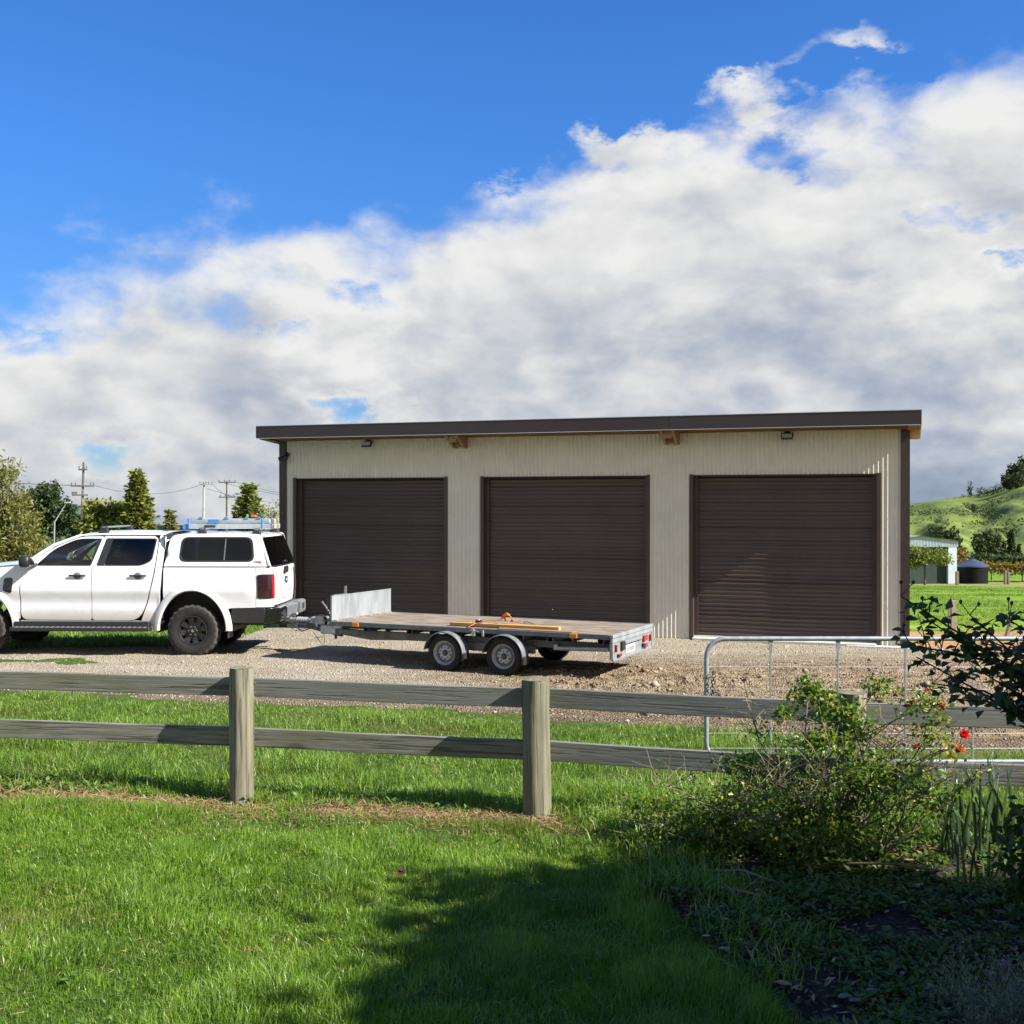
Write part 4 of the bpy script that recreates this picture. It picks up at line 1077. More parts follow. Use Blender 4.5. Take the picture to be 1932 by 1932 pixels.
# canopy rear: frame and lift-up glass
def rmap(y, z): return (1.312 - .04 * (y / .85) ** 2 - (z - 1.43) * .385, y, z)
ro = rnd([(-.875, 1.428), (.875, 1.428), (.775, 1.925), (-.775, 1.925)], .05); rg = rnd([(-.80, 1.45), (.80, 1.45), (.705, 1.875), (-.705, 1.875)], .05)
cr = panel('canopy_rear', ro, M['white_paint'], TR, rmap, [rg])
panel('rear_glass', rnd([(-.83, 1.432), (.83, 1.432), (.735, 1.89), (-.735, 1.89)], .05), M['glass_dark'], cr, lambda y, z: (rmap(y, z)[0] + .012, y, z), thick=.005)
MB().box((1.30, -.07, 1.47), (1.335, .07, 1.50), .008).build('latch', M['chrome'], cr)
# tailgate
def tmap(y, z): return (1.318 - .03 * (y / .75) ** 2 - .020 * ((z - 1.1) / .3) ** 2 + .022 * math.exp(-((z - 1.37) / .035) ** 2) - (.016 if .84 < z < .985 and abs(y) < .56 else 0), y, z)
tg = panel('tailgate', rnd([(-.735, .80), (.735, .80), (.735, 1.405), (-.735, 1.405)], .03), M['white_paint'], TR, tmap, step=.05)
MB().prism(rnd([(1.325, 1.28), (1.358, 1.30), (1.36, 1.40), (1.33, 1.405)], .01, 2), -.14, .02).build('tailgate_handle', M['black_plastic'], tg)
em = MB().lathe([(.0, .012), (.075, .010), (.085, .0)], 28, 'x', (1.322, 0, 1.175)); em.v = [(x, y * 1.0, 1.175 + (z - 1.175) * .62) for x, y, z in em.v]
em.build('badge', M['badge_blue'], tg, smooth=30)
em = MB().lathe([(.080, .0125), (.090, .0125), (.094, .0)], 28, 'x', (1.322, 0, 1.175)); em.v = [(x, y, 1.175 + (z - 1.175) * .64) for x, y, z in em.v]
em.build('badge_ring', M['chrome'], tg, smooth=30)
def text_mesh(txt, size, name, mat, parent, mtx, ext=.002):
    cu = bpy.data.curves.new('lettering', 'FONT'); cu.body = txt; cu.size = size; cu.extrude = ext; cu.align_x = 'CENTER'; cu.align_y = 'CENTER'; cu.resolution_u = 2
    tmp = bpy.data.objects.new('lettering', cu); COL.objects.link(tmp)
    dg = bpy.context.evaluated_depsgraph_get(); me = bpy.data.meshes.new_from_object(tmp.evaluated_get(dg)); bpy.data.objects.remove(tmp); bpy.data.curves.remove(cu)
    me.transform(mtx); me.materials.clear(); o = link(name, me, mat, parent); return o
FACE_R = Matrix(((0, 0, 1, 0), (1, 0, 0, 0), (0, 1, 0, 0), (0, 0, 0, 1)))      # text facing +x
FACE_F = Matrix(((1, 0, 0, 0), (0, 0, -1, 0), (0, 1, 0, 0), (0, 0, 0, 1)))     # text facing -y
text_mesh('Ford', .07, 'badge_lettering', M['plate_white'], tg, Matrix.Translation((1.336, 0, 1.175)) @ FACE_R, .001)
text_mesh('RANGER', .135, 'tailgate_lettering', M['white_paint'], tg, Matrix.Translation((1.300, 0, .905)) @ FACE_R @ Matrix.Scale(1.55, 4, (1, 0, 0)), .007)
bw = wside(1.06, 1.51)
bd = MB().box((1.005, -.006, 1.488), (1.145, .0, 1.522), .002, Matrix.Translation((0, -(bw + .004), 0))).build('canopy_badge', M['plate_white'], TR)
text_mesh('ARB', .036, 'badge_lettering', M['red_print'], bd, Matrix.Translation((1.075, -(bw + .011), 1.5045)) @ FACE_F @ Matrix.Scale(1.5, 4, (1, 0, 0)), .001)
# under-body, interior
MB().box((-4.0, -.42, .46), (1.15, .42, .58)).box((-2.7, -.80, .50), (-.46, .80, .56)).box((-.46, -.78, 1.06), (1.1, .78, 1.10)).box((-.46, -.52, .56), (1.1, .52, 1.06)).build('chassis', M['black_plastic'], TR)
MB().tube([(-.0, -.70, .415), (0, .70, .415)], .05, 8).tube([(-3.27, -.70, .415), (-3.27, .70, .415)], .05, 8).box((-.14, -.16, .30), (.14, .10, .52), .05).build('axle', M['black_plastic'], TR)
MB().box((-2.75, -.74, 1.10), (-2.25, .74, 1.44), .08).build('dashboard', M['interior'], TR)
for y in (-.38, .38):
    MB().box((-1.95, y - .24, .85), (-1.45, y + .24, 1.0), .05).box((-1.58, y - .24, .95), (-1.40, y + .24, 1.55), .06).box((-1.56, y - .13, 1.57), (-1.44, y + .13, 1.75), .04).build('seat', M['interior'], TR)
MB().box((-.98, -.66, .85), (-.55, .66, 1.0), .05).box((-.66, -.66, .95), (-.52, .66, 1.55), .06).build('rear_seat', M['interior'], TR)
sw = MB(); sw.lathe([(.17 + .014 * math.cos(t), .014 * math.sin(t)) for t in np.linspace(0, 2 * math.pi, 8, endpoint=False)], 24, 'x', closed=True); sw.tube([(0, -.16, 0), (0, .16, 0)], .014, 6)
sw.build('steering_wheel', M['interior'], TR, loc=(-2.16, .38, 1.42), rot=(0, R(-22), 0), smooth=60)
MB().box((-2.72, -.80, .60), (-.47, .80, .85)).build('cabin_floor', M['interior'], TR)
# wheels
def truck_wheel():
    e = bpy.data.objects.new('wheel', None); COL.objects.link(e); e.parent = TR
    t_ = MB()
    prof = [(.235, -.115), (.27, -.128), (.335, -.134), (.378, -.124), (.402, -.108), (.413, -.07), (.415, 0), (.413, .07), (.402, .108), (.378, .124), (.335, .134), (.235, .115)]
    nseg = 96
    def rm(j, k):
        if 3 <= j <= 9:
            a = (k + (2 if j > 6 else 0)) % 4
            if j in (3, 9): return .004 if a < 2 else -.007
            return .003 if a < 2 else -.009
        return 0
    t_.lathe(prof, nseg, 'y', rmod=rm)
    ty = t_.build('tyre', [M['rubber']], e, smooth=28)
    ty.data.materials.append(M['rubber_dusty'])
    for p in ty.data.polygons:
        c = p.center; r_ = math.hypot(c.x, c.z)
        if r_ > .375: p.material_index = 1
    rim = MB()
    rim.lathe([(.236, -.112), (.222, -.118), (.212, -.100), (.205, -.05), (.20, .08), (.236, .11)], 48, 'y')
    rim.lathe([(.0, -.080), (.05, -.080), (.058, -.066), (.085, -.062), (.125, -.045), (.128, -.03)], 40, 'y')
    rb = rim.build('rim', M['rim_black'], e, smooth=35)
    sp = MB()
    for k in range(8):
        a = 2 * math.pi * k / 8 + .2; 
        for (r0, r1, h0, h1, wd) in ((.115, .205, -.052, -.085, .042),):
            ca, sa = math.cos(a), math.sin(a)
            P = lambda r, q, h: (r * ca - q * sa, h, r * sa + q * ca)
            sp.add([P(r0, -wd * .8, h0), P(r0, wd * .8, h0), P(r1, wd * 1.15, h1), P(r1, -wd * 1.15, h1), P(r0, -wd * .8, h0 + .02), P(r0, wd * .8, h0 + .02), P(r1, wd * 1.15, h1 + .02), P(r1, -wd * 1.15, h1 + .02)],
                   [(0, 1, 2, 3), (4, 7, 6, 5), (0, 4, 5, 1), (2, 6, 7, 3), (0, 3, 7, 4), (1, 5, 6, 2)])
    sp.build('spoke', M['rim_black'], e)
    hb = MB().lathe([(.0, -.118), (.022, -.116), (.030, -.105), (.034, -.078)], 16, 'y')
    for k in range(6):
        a = 2 * math.pi * k / 6; hb.lathe([(.0, -.092), (.010, -.09), (.011, -.062)], 6, 'y', (.068 * math.cos(a), 0, .068 * math.sin(a)))
    hb.build('hub', M['chrome'], e, smooth=30)
    MB().lathe([(.0, .0), (.18, .0), (.19, .03)], 24, 'y').build('brake_drum', M['galv_dull'], e)
    return e
w0 = truck_wheel(); w0.location = (0.045, -.80, .415)
for (x, y, rz) in ((.045, .80, math.pi), (-3.36, -.80, R(0)), (-3.36, .80, math.pi)):
    c = copy_tree(w0, TR); c.location = (x, y, .415); c.rotation_euler = (0, R(17 * x), rz)
# mud flap, exhaust
MB().box((.60, -.92, .30), (.612, -.62, .56)).build('mud_flap', M['black_plastic'], TR)
# tow bar
MB().box((1.10, -.04, .44), (1.46, .04, .51), .006).box((1.42, -.045, .42), (1.50, .045, .53), .006).build('tow_tongue', M['black_plastic'], TR)
tb = MB(); tb.lathe([(.0, .06), (.018, .056), (.025, .035), (.018, .015), (.014, 0), (.014, -.03)], 14, 'z', (1.47, 0, .535)); tb.build('tow_ball', M['chrome'], TR, smooth=40)
# cab roof bar, canopy racks, ladder
def crossbar(x, zb, hy, parent):
    b = MB(); b.box((x - .04, -hy, zb + .075), (x + .04, hy, zb + .105), .012)
    o = b.build('roof_bar', M['gray_plastic'], parent, smooth=40)
    for s in (-1, 1):
        f = MB(); y = s * hy * .93
        f.add([(x - .085, y - .05, zb - .02), (x + .085, y - .05, zb - .02), (x + .085, y + .05, zb - .02), (x - .085, y + .05, zb - .02), (x - .04, y - .035, zb + .11), (x + .045, y - .035, zb + .11), (x + .045, y + .035, zb + .11), (x - .04, y + .035, zb + .11)],
              [(0, 3, 2, 1), (4, 5, 6, 7), (0, 1, 5, 4), (1, 2, 6, 5), (2, 3, 7, 6), (3, 0, 4, 7)])
        f.build('bar_foot', M['black_plastic'], o, bevel=.01)
crossbar(-1.50, 1.955, .60, TR)
crossbar(.10, 1.925, .62, TR); crossbar(.98, 1.915, .62, TR)
MB().prism([(-.78, 1.965), (-.62, 1.965), (-.66, 2.01)], -.015, .015).build('roof_antenna', M['black_plastic'], TR)
# ladder
yaw = TR.rotation_euler.z
lp = Matrix.Translation(TR.location) @ Matrix.Rotation(yaw, 4, 'Z') @ Vector((-.22, -.05, 2.015))
LD = thing('folding_ladder', 'folded silver ladder with blue fittings lying on the canopy roof rack', 'ladder', lp, yaw); LD.scale = (.92, 1, .95)
for j, (y, z0) in enumerate(((-.24, .0), (.24, .0), (-.17, .088), (.17, .088))):
    x0, x1 = (0.0, 1.52) if j < 2 else (.04, 1.44)
    MB().box((x0, y - .018, z0), (x1, y + .018, z0 + .082), .006).box((x0 + .01, y - .021, z0 + .03), (x1 - .01, y - .0185, z0 + .05)).build('ladder_rail', M['alu'], LD)
for k in range(5):
    x = .16 + k * .29
    MB().box((x, -.222, .020), (x + .05, .222, .055), .006).box((x + .03, -.152, .105), (x + .08, .152, .14), .006).build('rung', M['alu'], LD)
for x, w_ in ((.0, .035), (1.31, .035), (1.485, .03)):
    MB().box((x, -.264, -.004), (x + w_, -.216, .176), .01).build('ladder_fitting', M['blue'], LD)
MB().box((.36, -.263, .090), (.56, -.259, .160), .001).build('ladder_label', M['blue'], LD)
MB().box((.30, -.266, .022), (.50, -.262, .062), .001).build('ladder_sticker', M['dark_print'], LD)
for z in (.0, .088): MB().box((1.525, -.266, z - .004), (1.57, -.20, z + .085), .015).build('ladder_foot', M['tan'], LD)
MB().tube([(-.05, -.245, .03), (-.05, -.20, .03)], [.05, .05], 12).build('ladder_hinge', M['blue'], LD, smooth=40)
for x in (.16, .62, .98, 1.2): MB().prism([(x, .172), (x + .09, .172), (x + .045, .21)], -.20, -.14).build('hook', M['blue'], LD)
orr = MB().box((1.0, -.16, .175), (1.10, -.05, .225), .02).build('hand_tool', M['orange_plastic'], None, loc=lp, rot=(0, 0, yaw)); tag(orr, 'small orange red object lying on top of the ladder', 'tool')
# ================================================================== THE TRAILER
TA = R(-25.2); TO = Vector((-2.73, 17.60, 0)); TL, TW, TZ = 4.53, 1.72, .640
TL_ = thing('flatbed_trailer', 'tandem axle galvanised flatbed trailer hitched behind the white pickup', 'trailer', TO, TA)
for y0, y1, nm in ((0, .045, 'side_rail'), (TW - .045, TW, 'side_rail')):
    MB().box((.0, y0, TZ - .068), (TL - .052, y1, TZ), .006).build(nm, M['rail_steel'], TL_)
MB().box((-.05, 0, TZ - .068), (-.002, TW, TZ), .006).build('front_rail', M['rail_steel'], TL_)
MB().box((TL - .05, .0, TZ - .05), (TL, TW, TZ + .002), .006).box((TL - .045, .0, TZ - .112), (TL - .005, TW, TZ - .056), .005).build('rear_rail', M['galv_bright'], TL_)
cuts = [.0, 1.33, 2.68, 4.0, TL - .053]
for i in range(4):
    MB().box((cuts[i] + .004, .047, TZ - .020), (cuts[i + 1] - .004, TW - .047, TZ - .003), .002).build('deck_board', M['ply'], TL_)
# pale scrap of board on the deck
sc_ = MB().box((0, 0, 0), (1.15, .16, .010), .001).build('plywood_offcut', M['timber'], None, loc=TO + Matrix.Rotation(TA, 3, 'Z') @ Vector((2.75, .06, TZ - .001)), rot=(0, 0, TA)); tag(sc_, 'thin pale board lying flat on the deck edge under the planks', 'board')
for k in range(12):
    x = .17 + k * .375
    if k % 2:
        b = MB(); x0, x1, z0, z1, t_ = x, x + .085, TZ - .138, TZ - .0685, .006
        b.box((x0, .02, z0), (x1, TW - .02, z0 + t_)).box((x0, .02, z0 + t_), (x0 + t_, TW - .02, z1)).box((x1 - t_, .02, z0 + t_), (x1, TW - .02, z1))
        b.build('cross_member', M['galv_dull'], TL_)
    else:
        MB().box((x, .03, TZ - .125), (x + .010, TW - .03, TZ - .0685)).build('cross_member', M['galv_dull'], TL_)
for y in (.20, TW - .27):
    m_ = MB(); poly = [(-.08, .50), (.5, .50), (TL - .08, .50), (TL - .08, .425), (3.6, .40), (1.2, .385), (.55, .36), (-.08, .43)]
    m_.prism(poly, y, y + .07); m_.build('chassis_beam', M['galv_dull'], TL_, bevel=.004)
for s in (-1, 1):
    m_ = MB(); a = Vector((0, .86 + s * .60, .44)); b = Vector((-1.0, .86 + s * .07, .47))
    d_ = (b - a).normalized(); n_ = Vector((d_.y, -d_.x, 0)) * .03
    vs_ = [a + n_ + Vector((0, 0, z)) for z in (-.06, .06)] + [a - n_ + Vector((0, 0, z)) for z in (-.06, .06)] + [b + n_ + Vector((0, 0, z)) for z in (-.05, .05)] + [b - n_ + Vector((0, 0, z)) for z in (-.05, .05)]
    m_.add(vs_, [(0, 1, 5, 4), (2, 6, 7, 3), (0, 2, 3, 1), (4, 5, 7, 6), (1, 3, 7, 5), (0, 4, 6, 2)]); m_.build('drawbar_beam', M['galv_dull'], TL_, bevel=.004)
MB().box((-.10, .22, .42), (.02, .34, .56), .006).box((-.42, .30, .40), (-.06, .42, .53), .006).build('drawbar_gusset', M['galv'], TL_)
MB().box((-.20, .283, .43), (-.12, .2995, .49), .001).build('maker_plate', M['plate_white'], TL_)
cp = MB(); cp.tube([(-.90, .86, .53), (-1.28, .86, .53)], .035, 10); cp.lathe([(.045 + .012 * (k % 2), -1.26 + k * .022) for k in range(12)], 14, 'x', (0, .86, .53)); cp.tube([(-1.26, .86, .53), (-1.40, .86, .53), (-1.47, .86, .545)], [.035, .04, .05], 10)
cp.build('coupling', M['galv'], TL_, smooth=40)
MB().tube([(-1.40, .86, .58), (-1.30, .80, .625), (-1.20, .78, .645)], [.012, .018, .022], 8).build('coupling_handle', M['galv_bright'], TL_, smooth=40)
MB().tube([(-.88, .80, .56), (-.60, .78, .60)], .03, 8).box((-.95, .77, .50), (-.72, .95, .60), .02).build('brake_housing', M['galv'], TL_, smooth=40)
MB().tube([(-.42, .66, .50), (-.50, .66, .70), (-.58, .66, .80), (-.64, .66, .86)], [.014, .016, .018, .02], 8).build('brake_lever', M['galv_dull'], TL_, smooth=40)
jw = MB(); jw.lathe([(.10, -.03), (.115, -.02), (.115, .02), (.10, .03)], 24, 'y', (-.62, .60, .55)); jw.build('jockey_wheel', M['rubber'], TL_, smooth=40)
jr = MB().lathe([(.0, -.02), (.09, -.024), (.1, -.028), (.1, .02), (.0, .02)], 20, 'y', (-.62, .60, .55)); jr.build('jockey_wheel_rim', M['galv'], TL_, smooth=40)
MB().tube([(-.30, .55, .30), (-.30, .55, .80)], .022, 8).tube([(-.30, .55, .60), (-.62, .60, .56)], .016, 6).build('jockey_stand', M['galv_dull'], TL_, smooth=40)
ca = MB(); pts = [(-.55 + .1 * math.sin(t * 3) , .30 + .25 * t, .42 - .20 * math.sin(math.pi * t)) for t in np.linspace(0, 1, 10)]; ca.tube(pts, .004, 5); ca.tube([(-1.35, .80, .50), (-1.1, .76, .36), (-.8, .78, .46)], .010, 6); ca.tube([(-1.5, .86, .52), (-1.35, .92, .34), (-1.0, .90, .42)], .006, 5)
ca.build('breakaway_cable', M['wire'], TL_)
MB().box((-1.22, .80, .42), (-.98, .90, .47), .01).build('wiring_plug', M['badge_blue'], TL_)
# headboard
MB().box((-.03, .0, TZ + .004), (.0, TW, TZ + .375), .004).box((-.034, .0, TZ + .365), (.004, TW, TZ + .382), .003).build('headboard', M['galv_bright'], TL_)
for y in (.12, TW - .12): MB().box((-.07, y - .02, TZ - .06), (-.034, y + .02, TZ + .35), .004).build('headboard_post', M['galv_dull'], TL_)
lk = MB()
for k in range(7): lk.lathe([(.020 + .005 * math.cos(t), .005 * math.sin(t)) for t in np.linspace(0, 6.28, 6, endpoint=False)], 10, 'y' if k % 2 else 'x', (-.08, .02, TZ + .32 - k * .032), closed=True)
lk.build('chain', M['galv_dull'], TL_)
MB().tube([(-.05, .42, TZ + .36), (-.05, .42, TZ + .50)], .012, 8).tube([(-.05, .46, TZ + .36), (-.05, .46, TZ + .51)], .012, 8).box((-.06, .10, TZ + .383), (-.035, .48, TZ + .393)).build('winch_handle', M['galv_dull'], TL_, smooth=40)
MB().box((.0, .05, TZ - .003), (.05, TW - .05, TZ + .012), .002).build('headboard_batten', M['ply'], TL_)
# wheels and guards
def tr_wheel(x, y, flip):
    e = bpy.data.objects.new('wheel', None); COL.objects.link(e); e.parent = TL_; e.location = (x, y, .272)
    if flip: e.rotation_euler = (0, 0, math.pi)
    t_ = MB(); t_.lathe([(.175, -.07), (.20, -.080), (.235, -.083), (.258, -.075), (.270, -.060), (.272, 0), (.270, .060), (.258, .075), (.235, .083), (.175, .07)], 64, 'y', rmod=lambda j, k: -.004 if 3 <= j <= 6 and (k + j) % 3 == 0 else 0)
    t_.build('tyre', M['rubber'], e, smooth=30)
    r_ = MB(); r_.lathe([(.180, -.066), (.174, -.076), (.166, -.070), (.160, -.045), (.146, -.034), (.143, .000), (.128, .008), (.116, -.010), (.108, -.036), (.100, -.044), (.07, -.050), (.045, -.046)], 40, 'y')
    r_.build('rim', M['rim_grey'], e, smooth=40)
    h_ = MB(); h_.lathe([(.0, -.082), (.030, -.080), (.036, -.070), (.038, -.044), (.044, -.044)], 18, 'y')
    for k in range(5):
        a = 2 * math.pi * k / 5 + .3; h_.lathe([(.0, -.064), (.009, -.063), (.010, -.045)], 6, 'y', (.075 * math.cos(a), 0, .075 * math.sin(a)))
    h_.build('hub', M['galv_dull'], e, smooth=35)
    o_ = MB()
    for k in range(5):
        a = 2 * math.pi * (k + .5) / 5 + .3; o_.lathe([(.0, -.0505), (.014, -.0500), (.014, -.047)], 8, 'y', (.088 * math.cos(a), 0, .088 * math.sin(a)))
    o_.build('wheel_slot', M['dark_print'], e)
    MB().lathe([(.0, -.03), (.165, -.03)], 24, 'y').build('brake_drum', M['galv_dull'], e)
for x in (1.975, 2.915):
    tr_wheel(x, -.005, False); tr_wheel(x, TW + .005, True)
    for s in (0, 1):
        g = MB(); rows = []
        for k in range(25):
            a = R(8 + 172 * k / 24); row = []
            for r_, yy in ((.300, -.125), (.312, -.118), (.316, -.098), (.316, .075), (.306, .080)):
                Y = yy if s == 0 else TW - yy
                if s == 0 and math.sin(a) > .86: Y = min(Y, -.004)
                if s == 1 and math.sin(a) > .86: Y = max(Y, TW + .004)
                row.append((x - r_ * math.cos(a) * 1.03, Y, .268 + r_ * math.sin(a)))
            rows.append(row)
        g.grid(rows); o = g.build('mudguard', M['gray_plastic'], TL_, smooth=50); md = o.modifiers.new('thickness', 'SOLIDIFY'); md.thickness = .006
        MB().box((x + .29, (-.11 if s == 0 else TW - .06), .17), (x + .335, (.06 if s == 0 else TW + .11), .285), .004).build('mudguard_flap', M['black_plastic'], TL_)
MB().tube([(1.975, .1, .272), (1.975, TW - .1, .272)], .03, 8).tube([(2.915, .1, .272), (2.915, TW - .1, .272)], .03, 8).build('axle', M['galv_dull'], TL_)
for y in (.16, TW - .20): MB().box((1.70, y, .30), (3.30, y + .045, .42), .02).prism([(2.30, .30), (2.62, .30), (2.53, .42), (2.39, .42)], y - .02, y + .05).build('leaf_spring', M['galv_dull'], TL_)
MB().tube([(4.42, .14, .43), (3.66, .15, .405)], .035, 10).box((3.60, .12, .38), (3.66, .20, .46), .004).build('ramp_prop', M['galv'], TL_, smooth=40)
MB().box((2.39, -.030, TZ - .11), (2.43, -.003, TZ - .005), .004).box((2.55, -.026, TZ - .11), (2.58, -.003, TZ - .02), .004).tube([(2.36, -.02, TZ - .03), (2.50, -.02, TZ - .04)], .008, 6).build('latch', M['galv_bright'], TL_)
for x in (.42, 3.95): MB().box((x - .055, -.014, TZ - .066), (x + .055, -.0005, TZ - .004), .004).build('side_marker_lamp', M['amber'], TL_)
# rear lamp board
MB().box((TL - .055, .0, .30), (TL - .004, .055, TZ - .114), .005).box((TL - .055, TW - .055, .30), (TL - .004, TW, TZ - .114), .005).build('rear_post', M['galv'], TL_)
bp = MB().box((TL - .045, .057, .275), (TL - .012, TW - .057, .312), .004).box((TL - .022, .058, .312), (TL - .016, TW - .058, TZ - .116)).build('lamp_board', M['galv'], TL_)
for (y0, y1, z0, z1, mt_, nm) in ((.09, .115, .40, .50, 'red_lens', 'reflector'), (.20, .30, .325, .365, 'red_lens', 'tail_lamp'), (.18, .23, .325, .36, 'black_plastic', 'lamp_bracket'), (1.24, 1.40, .43, .51, 'red_lens', 'tail_lamp'),
        (1.30, 1.40, .33, .39, 'red_lens', 'tail_lamp'), (1.22, 1.27, .34, .40, 'black_plastic', 'lamp_bracket'), (1.55, 1.58, .40, .50, 'red_lens', 'reflector'), (.32, .43, .40, .52, 'black_plastic', 'ramp_hinge'), (.45, 1.16, .475, .515, 'galv', 'ramp_pin')):
    o = MB().box((TL - .016, y0, z0), (TL + .022, y1, z1), .005).build(nm, M[mt_], TL_)
pl = MB().box((TL - .015, .55, .33), (TL - .006, .91, .445), .003).build('number_plate', M['plate_white'], TL_)
pm_ = MB()
for k in range(6): pm_.box((TL - .0058, .585 + k * .05, .355), (TL - .0050, .612 + k * .05, .42))
pm_.build('plate_print', M['dark_print'], pl)
# load on the deck
def ondeck(x, y, z=0): return TO + Matrix.Rotation(TA, 3, 'Z') @ Vector((x, y, TZ - .0025 + z))
p1 = MB().box((0, 0, 0), (1.72, .09, .045), .003).build('timber_plank', M['plank'], None, loc=ondeck(1.93, .17, .010), rot=(0, 0, TA + R(.6))); tag(p1, 'longest pale sawn plank, nearest the edge of the trailer deck', 'plank', 'planks lying on the trailer')
p2 = MB().box((0, 0, 0), (1.40, .09, .045), .003).build('timber_plank', M['plank'], None, loc=ondeck(2.15, .34), rot=(0, 0, TA - R(1.2))); tag(p2, 'shorter sawn plank lying behind the longest one on the trailer deck', 'plank', 'planks lying on the trailer')
p3 = MB().box((0, 0, 0), (1.30, .09, .030), .003).build('timber_plank', M['plank'], None, loc=ondeck(1.98, .265, .0)  + Vector((0, 0, 0)), rot=(0, 0, TA)); tag(p3, 'thin middle plank wedged between the two thicker planks on the trailer', 'plank', 'planks lying on the trailer')
st = thing('ratchet_strap', 'orange ratchet strap thrown over the planks on the trailer deck', 'strap', ondeck(2.35, .2, .058), TA)
def ribbon(pts, wd, mat, nm):
    rows = []
    for i, p in enumerate(pts):
        p = Vector(p); t = Vector(pts[min(i + 1, len(pts) - 1)]) - Vector(pts[max(i - 1, 0)]); b = t.cross(Vector((0, .25, 1))).normalized() * wd / 2
        rows.append([p - b, p + b])
    o = MB().grid(rows).build(nm, mat, st, smooth=60); md = o.modifiers.new('t', 'SOLIDIFY'); md.thickness = .003
ribbon([(-.05, -.20, -.05), (.0, -.07, -.004), (.05, .0, .006), (.12, .08, .012), (.22, .16, .02), (.30, .20, .05), (.36, .20, .10), (.44, .19, .13)], .05, M['orange'], 'webbing')
ribbon([(.05, .10, .01), (.16, .16, .03), (.30, .14, .03), (.42, .20, .03), (.55, .22, .012), (.70, .26, .0), (.86, .28, -.02)], .05, M['orange'], 'webbing')
ribbon([(.40, .16, .02), (.36, .17, .10), (.42, .16, .15), (.50, .15, .08), (.50, .16, .02)], .055, M['orange'], 'webbing')
MB().box((-.02, .0, .0), (.08, .05, .05), .01).build('ratchet', M['badge_blue'], st); MB().box((.0, -.012, .03), (.06, .062, .06), .008).build('ratchet_handle', M['galv_bright'], st)
MB().tube([(.60, .30, .0), (.66, .32, .02), (.80, .33, -.02)], .007, 6).build('hook', M['galv_dull'], st)
# ================================================================== FENCE AND GATE
FN = thing('post_and_rail_fence', 'weathered timber post and rail fence crossing in front of the gravel drive', 'fence', (.19, 8.85, 0))
def fpost(x, y, r, h, lean):
    m_ = MB(); n = 28; rs = []
    sd = [random.uniform(-.006, .006) for _ in range(n)]
    flat = random.randrange(n)
    zs = [-.25, 0, .05, .3, .6, .85, h - .03, h]
    prof = [(r * (1.03 - .035 * max(z, 0)) if i < 7 else r * .985, z) for i, z in enumerate(zs)]
    m_.lathe(prof, n, 'z', rmod=lambda j, k: sd[k] + .004 * math.sin(j * 1.3 + k * .9) - (.006 if (k * 7) % 11 == 0 else 0))
    o = m_.build('post', M['post_wood'], FN, loc=(x - .19, y - 8.85, float(gz(x, y))), rot=(lean[0], lean[1], random.uniform(0, 6)), smooth=50)
    t_ = MB(); ring = [(r * .985 + sd[k]) for k in range(n)]
    t_.add([(0, 0, h + .008)] + [(ring[k] * .6 * math.cos(2 * math.pi * k / n), ring[k] * .6 * math.sin(2 * math.pi * k / n), h + .006 + random.uniform(-.004, .004)) for k in range(n)] + [(ring[k] * math.cos(2 * math.pi * k / n), ring[k] * math.sin(2 * math.pi * k / n), h + .0005) for k in range(n)],
           [(0, 1 + k, 1 + (k + 1) % n) for k in range(n)] + [(1 + k, 1 + n + k, 1 + n + (k + 1) % n, 1 + (k + 1) % n) for k in range(n)])
    t_.build('post_top', M['end_wood'], o, smooth=40); return o
posts = [(-4.60, 9.78, .095), (-2.18, 9.37, .095), (.19, 8.87, .103), (2.40, 8.22, .10), (4.75, 7.80, .10)]
for i, (x, y, r) in enumerate(posts): fpost(x, y, r, (1.07, 1.085, 1.068, 1.07, 1.07)[i], (R(random.uniform(-.6, .6)), R((.3, .55, -.25, .2, 0)[i])))
ends = [(-7.0, 10.15)] + [(p[0], p[1]) for p in posts] + [(7.2, 7.45)]
for i in range(len(ends) - 1):
    a = Vector((*ends[i], 0)); b = Vector((*ends[i + 1], 0)); d_ = (b - a); L = d_.length; d_.normalize(); back = Vector((-d_.y, d_.x, 0)) * .122
    ang = math.atan2(d_.y, d_.x)
    for z0, z1 in ((.835, .985), (.425, .578)):
        m_ = MB(); n = 14; ov = .004 
        dz = random.uniform(-.008, .008)
        for k in range(1): pass
        rows = []
        sag = [random.uniform(-.0012, .0012) for _ in range(n + 1)]
        V = []; 
        for k in range(n + 1):
            X = ov + (L - 2 * ov) * k / n; w_ = sag[k] + .003 * math.sin(k * .35 + i)
            for (yy, zz) in ((-.0225, z0), (.0225, z0), (.0225, z1), (-.0225, z1)):
                V.append((X, yy + w_ * .4, zz + w_ + dz * (k / n)))
        F = [(k * 4 + q, k * 4 + (q + 1) % 4, k * 4 + 4 + (q + 1) % 4, k * 4 + 4 + q) for k in range(n) for q in range(4)] + [(0, 3, 2, 1), (n * 4, n * 4 + 1, n * 4 + 2, n * 4 + 3)]
        m_.add(V, F)
        o = m_.build('rail', M['rail_wood'], FN, loc=(a.x + back.x - .19, a.y + back.y - 8.85, float(gz(a.x, a.y))), rot=(0, 0, ang), bevel=.005)
        nl = MB()
        for X in (.06, L - .06):
            for zz in (z0 + .035, z1 - .035): nl.lathe([(.0, -.0265), (.005, -.026), (.0055, -.022)], 6, 'y', (X + random.uniform(-.01, .01), 0, zz))
        nl.build('nail', M['galv'], o)
